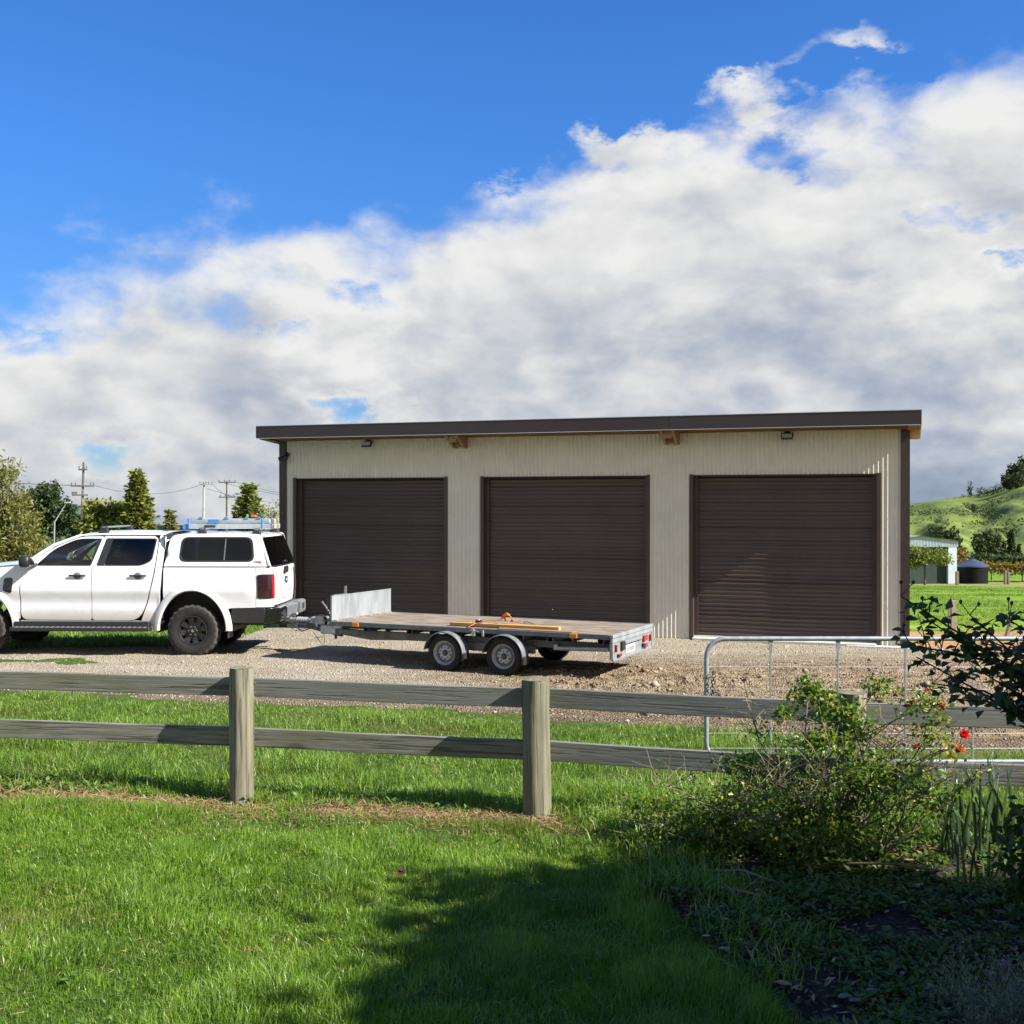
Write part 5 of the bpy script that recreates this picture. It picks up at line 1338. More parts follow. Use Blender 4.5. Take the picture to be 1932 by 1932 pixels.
# farm gate
GD = 10.4; gx0 = (1333 - 966) * GD / 2190; GW = 3.66; GT = CAMH - (1205 - 953) * GD / 2190; GB = .10
GTE = thing('farm_gate', 'galvanised tubular farm gate with wire mesh infill behind the timber fence', 'gate', (gx0, GD, 0))
rc = .17
def corner(cx, cz, a0, a1): return [(cx + rc * math.cos(R(a0 + (a1 - a0) * k / 8)), 0, cz + rc * math.sin(R(a0 + (a1 - a0) * k / 8))) for k in range(9)]
loop = [(0, 0, .6)] + corner(rc, GT - rc, 180, 90) + corner(GW - rc, GT - rc, 90, 0) + [(GW, 0, .6)] + corner(GW - rc, GB + rc, 0, -90) + corner(rc, GB + rc, -90, -180) + [(0, 0, .6)]
MB().tube(loop, .0215, 12, cap=False).build('frame', M['galv'], GTE, smooth=50)
for k in range(1, 6):
    x = k * .605 - .03
    MB().box((x - .008, -.005, GB + .02), (x + .008, .005, GT - .02), .002).prism([(x - .022, GT - .018), (x + .022, GT - .018), (x + .009, GT - .12), (x - .009, GT - .12)], -.006, .006).build('stay', M['galv'], GTE)
for z in (.95, .75, .55, .355, .22): MB().tube([(0, .0, z), (GW * .5, .004, z - .004), (GW, .0, z)], .0035, 5).build('wire', M['galv'], GTE)
chn = MB()
for k in range(7):
    chn.lathe([(.017 + .0042 * math.cos(t), .0042 * math.sin(t)) for t in np.linspace(0, 6.28, 6, endpoint=False)], 10, 'y' if k % 2 else 'x', (.055 + .006 * math.sin(k), -.03, .90 - k * .028), closed=True)
chn.build('chain', M['rust'], GTE)
ll = MB(); ll.lathe([(.036 + .006 * math.cos(t), .006 * math.sin(t)) for t in np.linspace(0, 6.28, 6, endpoint=False)], 16, 'y', (.075, -.03, .705), closed=True); ll.v = [(x, y, .705 + (z - .705) * .6) for x, y, z in ll.v]; ll.build('latch_ring', M['rust'], GTE, smooth=60)
# stakes by the paddock
def stake(px, py, D, wpx, base_z, label, lean=0.):
    t = atd(px, py, D); h = t.z - base_z; r = wpx * D / 2190
    m_ = MB().box((-r / 2, -r / 2, -.3), (r / 2, r / 2, h), .008); 
    o = m_.build('fence_post', M['post_wood'], None, loc=(t.x + (math.sin(lean) * -h if lean else 0), t.y, base_z), rot=(0, lean, R(12))); tag(o, label, 'post', None); return o
stake(1797, 1133, 22.5, 12.5, -.10, 'thick upright timber post on the clay beside the shed corner')
stake(1911, 1163, 20.5, 7, 0., 'thin stake leaning to the right at the edge of the paddock', R(17))
# a fallen brown leaf on the lawn
fl = at(745, 1655, .05)
V, F = leaf_arrays(np.array([[fl.x + q * .03, fl.y + q * .012, .055 + .01 * q] for q in (0, 1, 2)]), np.array([[1, .3, .3], [.2, 1, .5], [-1, .2, .4]]), np.array([[0, -.4, 1.]] * 3), np.array([.07, .06, .05]), np.array([.045, .04, .04]), .2)
o = np_mesh('fallen_leaf', V, F, pm('brown_dead_leaf', (.11, .045, .022), (.07, .032, .018), 40, .8)); tag(o, 'brown dead leaf lying on the lawn in front of the fence', 'leaf')
# ================================================================== PLANTS OF THE GARDEN BED
def canes(base, n, height, spread, r0, seg=6, droop=.2, lean=(0, 0)):
    """arching stems from one root; returns the polylines"""
    out = []
    for k in range(n):
        az = rng.uniform(0, 2 * math.pi); sp = spread * math.sqrt(rng.random()); h = height * rng.uniform(.55, 1.05)
        pts = []; p = Vector(base) + Vector((math.cos(az), math.sin(az), 0)) * .05 * sp
        wob = rng.normal(0, .05, (seg + 1, 2))
        for i in range(seg + 1):
            t = i / seg
            q = Vector(base) + Vector((math.cos(az) * sp * t ** 1.2 + lean[0] * t + wob[i, 0] * t, math.sin(az) * sp * t ** 1.2 + lean[1] * t + wob[i, 1] * t, h * (t - droop * t * t * sp)))
            pts.append(q)
        out.append((pts, r0 * rng.uniform(.6, 1.2)))
    return out
def side_twigs(cl, per, length, tmin=.3):
    out = []
    for pts, r in cl:
        for _ in range(per):
            u = rng.uniform(tmin, .98) * (len(pts) - 1); i = min(int(u), len(pts) - 2); p = pts[i].lerp(pts[i + 1], u - i)
            d_ = Vector(rdir(1)[0]); d_.z = abs(d_.z) * .8 + .15; L = length * rng.uniform(.4, 1.2)
            q = p + d_.normalized() * L * .5; e = q + (d_ + Vector(rdir(1)[0]) * .6).normalized() * L * .5
            out.append(([p, q, e], r * .45))
    return out
def tubes(name, cl, mat, parent, n=5):
    m_ = MB()
    for pts, r in cl: m_.tube(pts, [r * (1 - .65 * i / (len(pts) - 1)) for i in range(len(pts))], n, cap=False)
    o = m_.build(name, mat, parent, smooth=80); return o
def leaf_spots(cl, per, tmin=.2, jitter=.02):
    P = []; D = []
    for pts, r in cl:
        for _ in range(per):
            u = rng.uniform(tmin, 1.0) * (len(pts) - 1); i = min(int(u), len(pts) - 2); p = pts[i].lerp(pts[i + 1], u - i); t = (pts[i + 1] - pts[i]).normalized()
            d_ = (t * .5 + Vector(rdir(1)[0])).normalized(); P.append(p + Vector(rng.normal(0, jitter, 3))); D.append(d_)
    return np.array(P), np.array(D)
def foliage(name, P, D, L, W, mat, parent, upw=.9, fold=.2):
    n = len(P); U = np.tile([[0, 0, upw]], (n, 1)) + rdir(n) * .8
    V, F = leaf_arrays(P, D, U, rng.uniform(L[0], L[1], n), rng.uniform(W[0], W[1], n), fold)
    o = np_mesh(name, V, F, mat, parent, rnd=np.repeat(rng.random(n), 5), kind='stuff'); return o

# rose bush against the fence
rb = (2.18, 7.72, .05)
RB = thing('rose_bush', 'sprawling half bare rose bush with small leaves and red flowers against the fence', 'rose bush', rb)
loc0 = (0, 0, 0)
def local(cl, o): return [([p - Vector(o) for p in pts], r) for pts, r in cl]
main = canes(rb, 15, 1.02, .95, .009, droop=.28) + canes((1.85, 7.75, .05), 9, .85, .75, .008, droop=.3, lean=(-.15, 0)) + canes((2.45, 7.7, .05), 8, 1.0, .45, .008, droop=.1, lean=(.25, 0)) + canes((1.95, 7.80, .05), 6, 1.28, .30, .008, droop=.1, lean=(-.12, .1))
low = canes((1.5, 7.75, .03), 12, .50, .75, .006, droop=.5, lean=(-.25, .05))
tw = side_twigs(main, 9, .26, .2) + side_twigs(low, 7, .20, .2)
tubes('stem', local(main + low, rb), M['twig'], RB)
o = tubes('twig', local(tw, rb), M['twig_dry'], RB, 4); o['kind'] = 'stuff'
dry = side_twigs([c for c in main if True], 7, .34, .5); o = tubes('dry_twig', local(dry, rb), M['twig_dry'], RB, 4); o['kind'] = 'stuff'
P, D = leaf_spots(tw, 12, .15, .03); 
k = (P[:, 2] < .62) | (rng.random(len(P)) < .55); P, D = P[k], D[k]
foliage('leaves', P - np.array(rb), D, (.018, .042), (.012, .026), M['rose_leaf'], RB)
P, D = leaf_spots(low + main[:8], 55, .15, .09); k = rng.random(len(P)) < .62; P, D = P[k], D[k]; foliage('leaves', P - np.array(rb), D, (.020, .045), (.014, .030), M['rose_leaf'], RB)
# leafy clusters high on the left, yellowing ones on the right
def cluster(px, py, D_, rad, n, mat='rose_leaf', L=(.025, .055), W=(.018, .036)):
    c = atd(px, py, D_); P = np.array(c) + rdir(n) * (rng.random((n, 1)) ** .6) * np.array(rad); foliage('leaves', P - np.array(rb), rdir(n) + np.array([0, 0, .1]), L, W, M[mat], RB)
    a = Vector(rb) + Vector((rng.normal(0, .25), rng.normal(0, .1), .3)); mid = a.lerp(Vector(c), .55) + Vector((rng.normal(0, .08), 0, .10))
    tubes('stem', local([([a, mid, Vector(c) + Vector((0, 0, rad[2] * .4))], .007)], rb), M['twig'], RB)
for a in ((1530, 1305, 7.75, (.16, .12, .12), 300), (1590, 1345, 7.8, (.22, .14, .12), 330), (1480, 1345, 7.7, (.10, .08, .07), 110), (1660, 1300, 7.85, (.16, .10, .10), 130), (1560, 1400, 7.7, (.25, .15, .10), 260),
          (1745, 1330, 7.6, (.20, .12, .14), 150), (1760, 1390, 7.6, (.16, .12, .13), 120), (1640, 1460, 7.6, (.45, .2, .16), 420), (1480, 1520, 7.7, (.45, .2, .16), 560), (1610, 1380, 7.85, (.20, .10, .12), 260), (1620, 1470, 7.8, (.22, .10, .16), 260), (1600, 1560, 7.7, (.25, .12, .14), 260), (1420, 1455, 7.9, (.22, .10, .08), 150), (1270, 1555, 8.2, (.30, .2, .08), 300), (1240, 1520, 8.4, (.25, .15, .06), 220), (1400, 1440, 8.0, (.22, .10, .08), 200), (1500, 1455, 7.9, (.30, .10, .08), 330), (1700, 1470, 7.7, (.30, .10, .10), 260), (1340, 1600, 7.9, (.30, .2, .10), 420), (1760, 1500, 7.5, (.3, .2, .2), 260), (1390, 1490, 7.8, (.18, .12, .10), 200), (1350, 1560, 7.7, (.25, .2, .12), 420), (1560, 1580, 7.4, (.5, .25, .14), 420)): cluster(*a)
for a in ((1765, 1340, 7.55, (.10, .08, .14), 26, 'rose_leaf_b'), (1540, 1320, 7.7, (.2, .1, .08), 14, 'rose_leaf_b'), (1790, 1420, 7.5, (.08, .06, .08), 16, 'rose_leaf_b')): cluster(*a)
def flower(px, py, D_, s, mat, lab, parent=RB, o0=rb):
    c = np.array(atd(px, py, D_)) - np.array(o0); n = 16; d_ = rdir(n); d_[:, 2] = np.abs(d_[:, 2]) * .8; d_[:, 1] -= .3; ring = (np.arange(n) // 6)[:, None]
    V, F = leaf_arrays(np.tile(c, (n, 1)) + rng.normal(0, s * .08, (n, 3)), d_, np.tile([[0, 0, 1.]], (n, 1)) + d_ * .5 + rdir(n) * .3, s * rng.uniform(.45, .7, n), s * rng.uniform(.4, .6, n), .35)
    o = np_mesh('flower', V, F, M[mat], parent, rnd=np.repeat(rng.random(n), 5)); o['label'] = lab
flower(1817, 1390, 7.4, .085, 'petal', 'bright red rose'); flower(1812, 1418, 7.4, .075, 'petal_dry', 'faded orange rose'); flower(1722, 1330, 7.6, .07, 'petal_dry', 'faded red rose'); flower(1778, 1333, 7.6, .07, 'petal_dry', 'faded red rose'); flower(1727, 1412, 7.6, .06, 'petal_dry', 'withered rose'); flower(1712, 1335, 7.65, .05, 'petal', 'small red rose'); flower(1750, 1305, 7.6, .05, 'petal_dry', 'withered rose')
flower(1460, 1433, 7.7, .03, 'petal_dry', 'small orange bud')

# tall dark shrub at the right edge, in the shade
DSb = Vector((3.65, 6.10, .05))
DS = thing('dark_leaved_shrub', 'tall shaded shrub with large dark green leaves overhanging the gate', 'shrub', DSb)
br = []
tips = [((1700, 1125), 1.0), ((1745, 1165), .9), ((1690, 1215), .9), ((1830, 1160), .9), ((1905, 1170), 1.), ((1780, 1235), .9), ((1840, 1260), .95), ((1760, 1290), .85), ((1925, 1230), 1.), ((1880, 1330), 1.), ((1940, 1340), 1.), ((1960, 1300), 1.), ((1970, 1400), 1.), ((1800, 1320), .9), ((1870, 1210), 1.), ((1730, 1240), .9), ((1810, 1205), .95)]
root = DSb
hub = [root + Vector((.0, 0, .0)), root + Vector((-.12, .05, .60)), root + Vector((-.32, .05, 1.0)), root + Vector((-.55, .0, 1.3))]
br.append((hub, .026))
for k, ((px, py), f) in enumerate(tips):
    e = atd(px, py, 6.0 + rng.uniform(-.25, .25)); s_ = hub[min(3, 1 + k % 3)]
    m1 = s_.lerp(e, .4) + Vector((0, 0, .05 + .04 * rng.normal())); m2 = s_.lerp(e, .75) + Vector((0, 0, .05 + .03 * rng.normal()))
    br.append(([s_, m1, m2, e], .010))
br2 = side_twigs(br[1:], 6, .20, .35)
tubes('stem', local(br, DSb), M['dark_stem'], DS, 6); o = tubes('twig', local(br2, DSb), M['dark_stem'], DS, 4); o['kind'] = 'stuff'
P, D = leaf_spots(br[1:], 19, .35, .03); P2, D2 = leaf_spots(br2, 5, .1, .015); P = np.concatenate([P, P2]); D = np.concatenate([D, D2]); D[:, 2] = D[:, 2] * .5 - .25
print('shrub leaves', len(P))
var = []
for q in range(5):
    m_ = MB(); n = 6; rows = []
    cv = rng.uniform(-.3, .3); wv = rng.uniform(.50, .68)
    for i in range(n + 1):
        t = i / n; wd = wv * .5 * math.sin(math.pi * min(1, t * .93 + .03) ** .85) ; zc = -cv * t * t * .6
        rows.append([(-wd, t, zc + wd * .45 + .02 * math.sin(i * 2.)), (0, t, zc), (wd, t, zc + wd * .45 - .02 * math.sin(i * 2.3))])
    m_.grid(rows); o = m_.build('leaf', M['shrub_leaf'], DS, smooth=80); me = o.data; bpy.data.objects.remove(o)
    a = me.attributes.new('rnd', 'FLOAT', 'POINT'); a.data.foreach_set('value', np.full(len(me.vertices), rng.random(), np.float32)); var.append(me)
idx = rng.permutation(len(P)); singles = [i for i in idx if abs(P[i][0] / P[i][1]) < .47][:285]; rest = np.array([i for i in idx if i not in set(singles)])
for i in singles:
    o = bpy.data.objects.new('leaf', var[int(rng.integers(5))]); COL.objects.link(o); o.parent = DS
    d_ = Vector(D[i]).normalized(); u = Vector((0, 0, 1)) + Vector(rdir(1)[0]) * .7; x_ = d_.cross(u).normalized(); z_ = x_.cross(d_)
    s_ = rng.uniform(.045, .080); mt = Matrix((x_, d_, z_)).transposed().to_4x4(); o.matrix_local = Matrix.Translation(Vector(P[i]) - DSb) @ mt @ Matrix.Scale(s_, 4)
foliage('leaves', P[rest] - np.array(DSb), D[rest], (.05, .085), (.032, .052), M['shrub_leaf'], DS)
# seed heads on stalks at the tips
sh = MB()
for k, ((px, py), f) in enumerate(tips[:11]):
    e = atd(px, py, 6.0) - DSb
    for q in range(2):
        d_ = Vector((rng.normal(0, .05), rng.normal(0, .03), rng.uniform(.05, .11))); sh.tube([e, e + d_], .0025, 4); sh.lathe([(.0, -.012), (.007, -.004), (.010, .006), (.0, .016)], 7, 'z', e + d_)
o = sh.build('seed_head', M['dark_stem'], DS); o['kind'] = 'stuff'
# leafy base of the shrub at the frame edge
P = np.array(atd(1985, 1640, 5.9)) + rdir(900) * (rng.random((900, 1)) ** .5) * np.array([.26, .35, .40]); foliage('leaves', P - np.array(DSb), rdir(900) + np.array([0, 0, -.2]), (.05, .09), (.032, .055), M['shrub_leaf'], DS)

# sword-leaved clumps
def swords(name, label, px, py, n, hmin, hmax, spread, wd, grp=None):
    b = at(px, py, .05); T_ = thing(name, label, 'plant', b, 0, grp)
    for k in range(n):
        az = rng.uniform(0, 6.28); h = rng.uniform(hmin, hmax); ln = rng.uniform(.05, spread); w_ = wd * rng.uniform(.7, 1.15)
        rows = []; fa = rng.uniform(-.7, .7); B = Vector((math.cos(fa), math.sin(fa), 0))
        st = Vector((rng.normal(0, .07), rng.normal(0, .05), 0))
        for i in range(8):
            t = i / 7; c = st + Vector((math.cos(az) * ln * t ** 1.8, math.sin(az) * ln * t ** 1.8, h * (t - .08 * t * t))); ww = w_ * (.75 + .4 * t) * (1 - t ** 3.5) * .5
            nrm = Vector((-B.y, B.x, 0)) * ww * .3
            rows.append([c - B * ww + nrm, c, c + B * ww + nrm])
        o = MB().grid(rows).build('blade', M['iris_leaf'], T_, smooth=80)
        a = o.data.attributes.new('rnd', 'FLOAT', 'POINT'); a.data.foreach_set('value', np.full(len(o.data.vertices), rng.random(), np.float32))
swords('iris_plant', 'clump of upright sword shaped leaves in front of the rose bush, near the fence rail', 1810, 1625, 16, .42, .70, .22, .030)
swords('iris_plant', 'narrow arching sword leaves low in the shaded bed', 1840, 1672, 9, .30, .48, .22, .022)
swords('iris_plant', 'taller sword leaves at the far right beside the dark shrub', 1880, 1600, 12, .45, .72, .25, .030)
# lavender in the corner
def lavender(px, py, label, n, h, sp, fl=30):
    b = at(px, py, .05); T_ = thing('lavender_bush', label, 'lavender', b)
    cl = canes(b, n, h, sp, .003, 5, .05); tubes('stem', local(cl, b), M['twig'], T_, 4)['kind'] = 'stuff'
    P, D = leaf_spots(cl, 42, .15, .012); D[:, 2] += .7; foliage('leaves', P - np.array(b), D, (.018, .038), (.003, .0055), M['lavender'], T_, fold=.1)
    if fl:
        c2 = [c for c in cl if rng.random() < .10]; P, D = leaf_spots(c2, fl, .92, .012); foliage('flowers', P - np.array(b), D, (.008, .014), (.006, .010), M['purple'], T_)
lavender(1900, 1990, 'pale grey green lavender bush in the bottom right corner with purple flowers', 130, .40, .34, 16)
lavender(1790, 1590, 'thin grey lavender stems standing between the sword leaves', 26, .42, .22, 0)
# tufts with upright blades along the bed's edge
tp_, th_ = [], []
for px, py, h in ((1180, 1580, .20), (1250, 1610, .24), (1310, 1700, .22), (1400, 1740, .20), (1345, 1580, .26), (1430, 1620, .22), (1500, 1800, .16), (1160, 1560, .18), (1200, 1510, .18), (1270, 1530, .22), (1350, 1520, .22), (1230, 1640, .24), (1290, 1690, .24), (1290, 1575, .26), (1215, 1590, .20), (1330, 1640, .24), (1260, 1660, .22), (1370, 1700, .22), (1420, 1790, .20), (1195, 1540, .18), (1455, 1860, .18), (1380, 1600, .2)):
    b = at(px, py, .0); n = 190; tp_.append(np.array([b.x, b.y, .01]) + np.stack([rng.normal(0, .13, n), rng.normal(0, .10, n), np.zeros(n)], -1)); th_.append(rng.uniform(.5, 1.1, n) * h)
tp_ = np.concatenate(tp_); th_ = np.concatenate(th_); n = len(tp_)
tag(blades('tall_grass', tp_, th_, rng.uniform(.006, .010, n), rng.uniform(.2, 1.1, n), M['grass_long']), 'tufts of long grass along the edge of the garden bed')
# prunings and litter on the soil
for k, (pts) in enumerate((((1330, 1672), (1390, 1690), (1455, 1697), (1525, 1688), (1600, 1668)), ((1310, 1645), (1400, 1652), (1480, 1672)), ((1600, 1630), (1690, 1640), (1780, 1645)))):
    P_ = [at(px, py, .09) for px, py in pts]; m_ = MB().tube([p + Vector((0, 0, .03 * math.sin(i * 1.5))) for i, p in enumerate(P_)], [.010, .009, .008, .006, .004][:len(P_)], 6)
    for i in range(1, len(P_)):
        m_.tube([P_[i], P_[i] + Vector((rng.normal(0, .1), rng.normal(0, .05), .10))], [.005, .002], 5)
    o = m_.build('fallen_branch', M['twig_dry'], None, smooth=70); tag(o, ('long curved dry branch lying on the bed under the rose bush', 'short dry branch lying just behind the long curved one', 'straight dry cane low in front of the sword leaves')[k], 'branch')
n = 700; y = rng.uniform(4.6, 7.9, n); x = bed_x(y) + rng.uniform(.05, 2.4, n); P = np.stack([x, y, bedz(x, y) + .03], -1); D = rdir(n); D[:, 2] *= .2
V, F = quad_leaf_arrays(P, D, np.tile([[0, 0, 1.]], (n, 1)) + rdir(n) * .4, rng.uniform(.03, .09, n), rng.uniform(.01, .03, n)); o = np_mesh('leaf_litter', V, F, M['straw'], rnd=np.repeat(rng.random(n), 4), kind='stuff'); tag(o, 'dead leaves and bark on the soil')
# pale stones in the bed
M['bed_stone'] = pm('grey_bed_stone', (.17, .165, .16), (.11, .105, .10), 12., .9)
for px, py, s_, lb in ((1540, 1705, .022, 'pale stone farthest left on the dark soil, right of the curved dry branch'), (1595, 1890, .024, 'largest pale stone, low in the shaded bed near the bottom of the picture'), (1614, 1897, .020, 'pale stone touching the right side of the largest one'), (1730, 1680, .02, 'pale stone on the soil just below the narrow sword leaves'), (1645, 1878, .018, 'smallest pale stone, a little right of the touching pair')):
    c = at(px, py, .08); m_ = MB(); m_.lathe([(.0, -.4), (.7, -.3), (1., 0), (.75, .3), (.0, .42)], 9, 'z', rmod=lambda j, k: .14 * math.sin(k * 2.3 + j + px)); m_.v = [(x * s_ * 1.5, y * s_, z * s_) for x, y, z in m_.v]
    o = m_.build('stone', M['bed_stone'], None, loc=(c.x, c.y, .10), smooth=60); tag(o, lb, 'stone', 'pale stones in the garden bed')

# ---- tree beside the lawn that shades the bed (just outside the picture)
def broadleaf(name, label, base, trunk_h, blobs, nleaf, leaf, mat, bark='bark', tr=.12, group=None, cat='tree', nclump=60, wmul=.6):
    T_ = thing(name, label, cat, base, 0, group); b = Vector(base)
    limbs = MB(); fork = Vector((0, 0, trunk_h)); limbs.tube([(0, 0, -.3), (0, 0, 0), fork * .5 + Vector((tr * .3, 0, 0)), fork], [tr * 1.4, tr * 1.1, tr * .9, tr * .75], 8)
    C = []
    for (c, r, wgt) in blobs:
        k = int(nclump * wgt); d_ = rdir(k) * (rng.random((k, 1)) ** .4) * np.array(r) + np.array(c); C.append(d_)
        limbs.tube([fork, fork.lerp(Vector(c), .6) + Vector((0, 0, .1)), Vector(c)], [tr * .55, tr * .35, tr * .15], 6)
    C = np.concatenate(C)
    for c in C[::3]:
        s_ = fork.lerp(Vector(c), .35); limbs.tube([s_, s_.lerp(Vector(c), .6) + Vector((0, 0, .05)), Vector(c)], [tr * .18, tr * .10, tr * .04], 4, cap=False)
    limbs.build('trunk', M[bark], T_, smooth=70)
    n = nleaf; ci = rng.integers(0, len(C), n); rad = np.mean([np.mean(r) for _, r, _ in blobs]) * .30
    P = C[ci] + rng.normal(0, rad * .55, (n, 3)); D = rdir(n); D[:, 2] -= .25
    V, F = quad_leaf_arrays(P, D, rdir(n) + np.array([0, 0, .5]), leaf * rng.uniform(.6, 1.3, n), leaf * wmul * rng.uniform(.6, 1.2, n))
    o = np_mesh('crown', V, F, M[mat], T_, rnd=np.repeat(np.clip(rng.random(n) * .6 + rng.random(len(C))[ci] * .4, 0, 1), 4)); return T_
broadleaf('shade_tree', 'dense leafy tree beside the lawn, shading the garden bed', (6.2, 3.5, 0), 1.6, [((0, .3, 3.9), (1.3, 1.5, 1.35), 1.), ((-.2, -1.2, 3.75), (1.3, 1.5, 1.4), 1.), ((.1, 1.15, 3.5), (1., .75, 1.3), .6), ((.1, 0.2, 2.4), (1.2, 1.7, 1.0), .8), ((.0, -2.6, 3.5), (1.3, 1.4, 1.4), .9), ((.1, -1.7, 2.3), (1.1, 1.6, .9), .6)], 60000, .20, 'shade_tree', nclump=190)

b2 = hedge_spot = (8.6, 1.2, 0)
broadleaf('shade_tree', 'second leafy tree added out of view to block sky light from the lawn', (8.3, 1.0, 0), 1.3, [((0, .4, 2.6), (1.3, 1.7, 1.4), 1.), ((.2, -1.8, 2.4), (1.3, 1.6, 1.4), .9), ((.4, 2.6, 1.7), (1.1, 1.8, 1.3), .9), ((0, 0, 1.2), (1.2, 2.4, .9), .7)], 12000, .20, 'shade_tree', nclump=90)  # unseen extra tree, added to cut sky light beside the lawn
# unseen weatherboard building behind the viewer, added to darken the lawn shade
HS = thing('added_house', 'pale weatherboard building added out of view to block sky light', 'added_house', (-2.0, -1.6, 0))
M['weatherboard'] = pm('painted_weatherboard', (.40, .39, .35), (.36, .35, .32), 2., .6); M['roof_steel'] = pm('grey_roof_steel', (.10, .105, .11), (.08, .085, .09), 2., .5)
for k in range(20): MB().add([(x, y, z) for x in (-9, 8.5) for (y, z) in ((0, .15 + k * .15), (-.03, .15 + k * .15), (-.03, .30 + k * .15), (-.015, .30 + k * .15))], [(0, 1, 2, 3), (7, 6, 5, 4), (0, 3, 7, 4), (0, 4, 5, 1), (1, 5, 6, 2), (2, 6, 7, 3)]).build('weatherboard', M['weatherboard'], HS)
MB().box((-9, -8, -.3), (8.5, -.04, 3.14)).build('wall', M['weatherboard'], HS)
for x in (-6.5, -3.0, 4.2):
    f = MB().box((x - .8, .0, 1.0), (x + .8, .05, 2.3), .01).build('window', M['plate_white'], HS); MB().box((x - .72, .051, 1.08), (x + .72, .056, 2.22)).build('pane', M['glass_dark'], f)
f = MB().box((.6, .0, .1), (1.5, .05, 2.15), .01).build('door', M['galv_dull'], HS); MB().box((.68, .05, 1.05), (.74, .10, 1.10), .01).build('handle', M['chrome'], f)
MB().prism([(.55, 3.0), (.55, 3.12), (-4, 5.0), (-8.6, 3.12), (-8.6, 3.0)], -9.5, 9., 'zz').build('roof', M['roof_steel'], HS)
# ================================================================== BACKGROUND
def base_at(px, D): x = (px - 966) * D / 2190; return Vector((x, D, float(gz(x, D))))
def conifer(name, label, px, py_top, D, halfw_px, n=2600, mat='conifer', tiers=17, leaf=.34, group=None, bare=0., asym=0.):
    b = base_at(px, D); top = atd(px, py_top, D).z; H = top - b.z; RR = halfw_px * D / 2190
    T_ = thing(name, label, 'tree', b, 0, group); m_ = MB().tube([(0, 0, -.3), (0, 0, H * .5), (0, 0, H * .97)], [.05 * RR + .05, .03 * RR + .04, .015], 7); P = []; Dd = []; wts = []
    for i in range(tiers):
        t = (i + .5) / tiers; z = H * (bare + (1 - bare) * t); L0 = RR * (1 - t) ** .85 * rng.uniform(.85, 1.12) + .04 * RR
        k = max(5, int(11 * (1 - t) + 4)); a0 = rng.uniform(0, 6.28)
        for j in range(k):
            a = a0 + 6.28 * j / k + rng.normal(0, .2); L = L0 * rng.uniform(.65, 1.15) * (1 + asym * max(0, -math.cos(a))); e = Vector((math.cos(a) * L, math.sin(a) * L, z - .10 * L + .20 * L * t)); s_ = Vector((0, 0, z))
            m_.tube([s_, s_.lerp(e, .5) + Vector((0, 0, .06 * L)), e], [.02 * RR, .012 * RR, .005], 4, cap=False)
            q = max(4, int(n / (tiers * 9) * (.35 + 1.3 * (1 - t))))
            for _ in range(q):
                f = rng.uniform(.15, 1.03); P.append(s_.lerp(e, f) + Vector((rng.normal(0, .06 * RR), rng.normal(0, .06 * RR), rng.normal(.02, .05) * RR))); Dd.append(Vector((math.cos(a) + rng.normal(0, .6), math.sin(a) + rng.normal(0, .6), rng.uniform(-.35, .55))))
    m_.build('trunk', M['bark'], T_, smooth=70); P = np.array(P); Dd = np.array(Dd); n_ = len(P)
    V, F = quad_leaf_arrays(P, Dd, rdir(n_) + np.array([0, 0, 1.]), leaf * rng.uniform(.5, 1.2, n_), leaf * .55 * rng.uniform(.5, 1.2, n_))
    np_mesh('crown', V, F, M[mat], T_, rnd=np.repeat(rng.random(n_), 4)); return T_
conifer('conifer_tree', 'tall pointed olive green conifer rising behind the pickup cab', 259, 890, 80, 58, 12000, tiers=22, leaf=.42)
b = base_at(205, 82); broadleaf('broad_conifer_tree', 'broad flat topped dark green tree joining the tall conifer on its left', b, 2.6, [((-.4, 0, 4.3), (1.9, 1.6, 1.0), 1.), ((.9, 0, 5.0), (1.1, 1.1, 1.0), .6), ((-1.0, 0, 5.3), (.8, .8, .4), .3), ((1.6, 0, 3.6), (1.4, 1.2, .9), .6)], 7500, .36, 'conifer', nclump=80)
conifer('conifer_tree', 'small pointed conifer standing just right of the tall one', 320, 962, 82, 34, 5000, tiers=14, leaf=.36)
conifer('conifer_tree', 'pointed light green conifer rising behind the roof rack ladder', 470, 914, 80, 60, 11000, 'conifer_b', tiers=19, leaf=.42)
b = base_at(513, 78); broadleaf('sparse_tree', 'thin pale leaved tree beside the left corner of the shed', b, 3.0, [((0, 0, 4.6), (.8, .7, 1.1), 1.)], 750, .17, 'sparse', nclump=50, tr=.06)
b = base_at(104, 122); broadleaf('pine_tree', 'dark green pine tree behind the olive leaved tree', b, 4.5, [((-1.6, 0, 6.7), (1.9, 1.6, 1.7), .9), ((.6, 0, 5.8), (1.8, 1.6, 1.3), .9), ((-.6, 0, 8.0), (1.2, 1.1, .8), .5), ((2.0, 0, 4.3), (1.9, 1.4, 1.3), .8), ((-1.2, 0, 4.2), (2.2, 1.6, 1.5), .7)], 8500, .42, 'pine', nclump=80)
b = base_at(20, 42); broadleaf('olive_leaved_tree', 'tall loose tree with olive and brown leaves at the left edge', b, 1.2, [((-.1, 0, 2.5), (1.35, 1.2, 1.4), 1.), ((-.35, 0, 4.3), (.85, .8, 1.2), .65), ((.55, 0, 1.7), (.9, .9, .9), .6), ((-.9, 0, 3.2), (1.0, 1., 1.3), .6), ((.25, 0, 3.2), (.7, .7, .9), .4)], 8200, .21, 'olive_tree', nclump=90, wmul=.32)
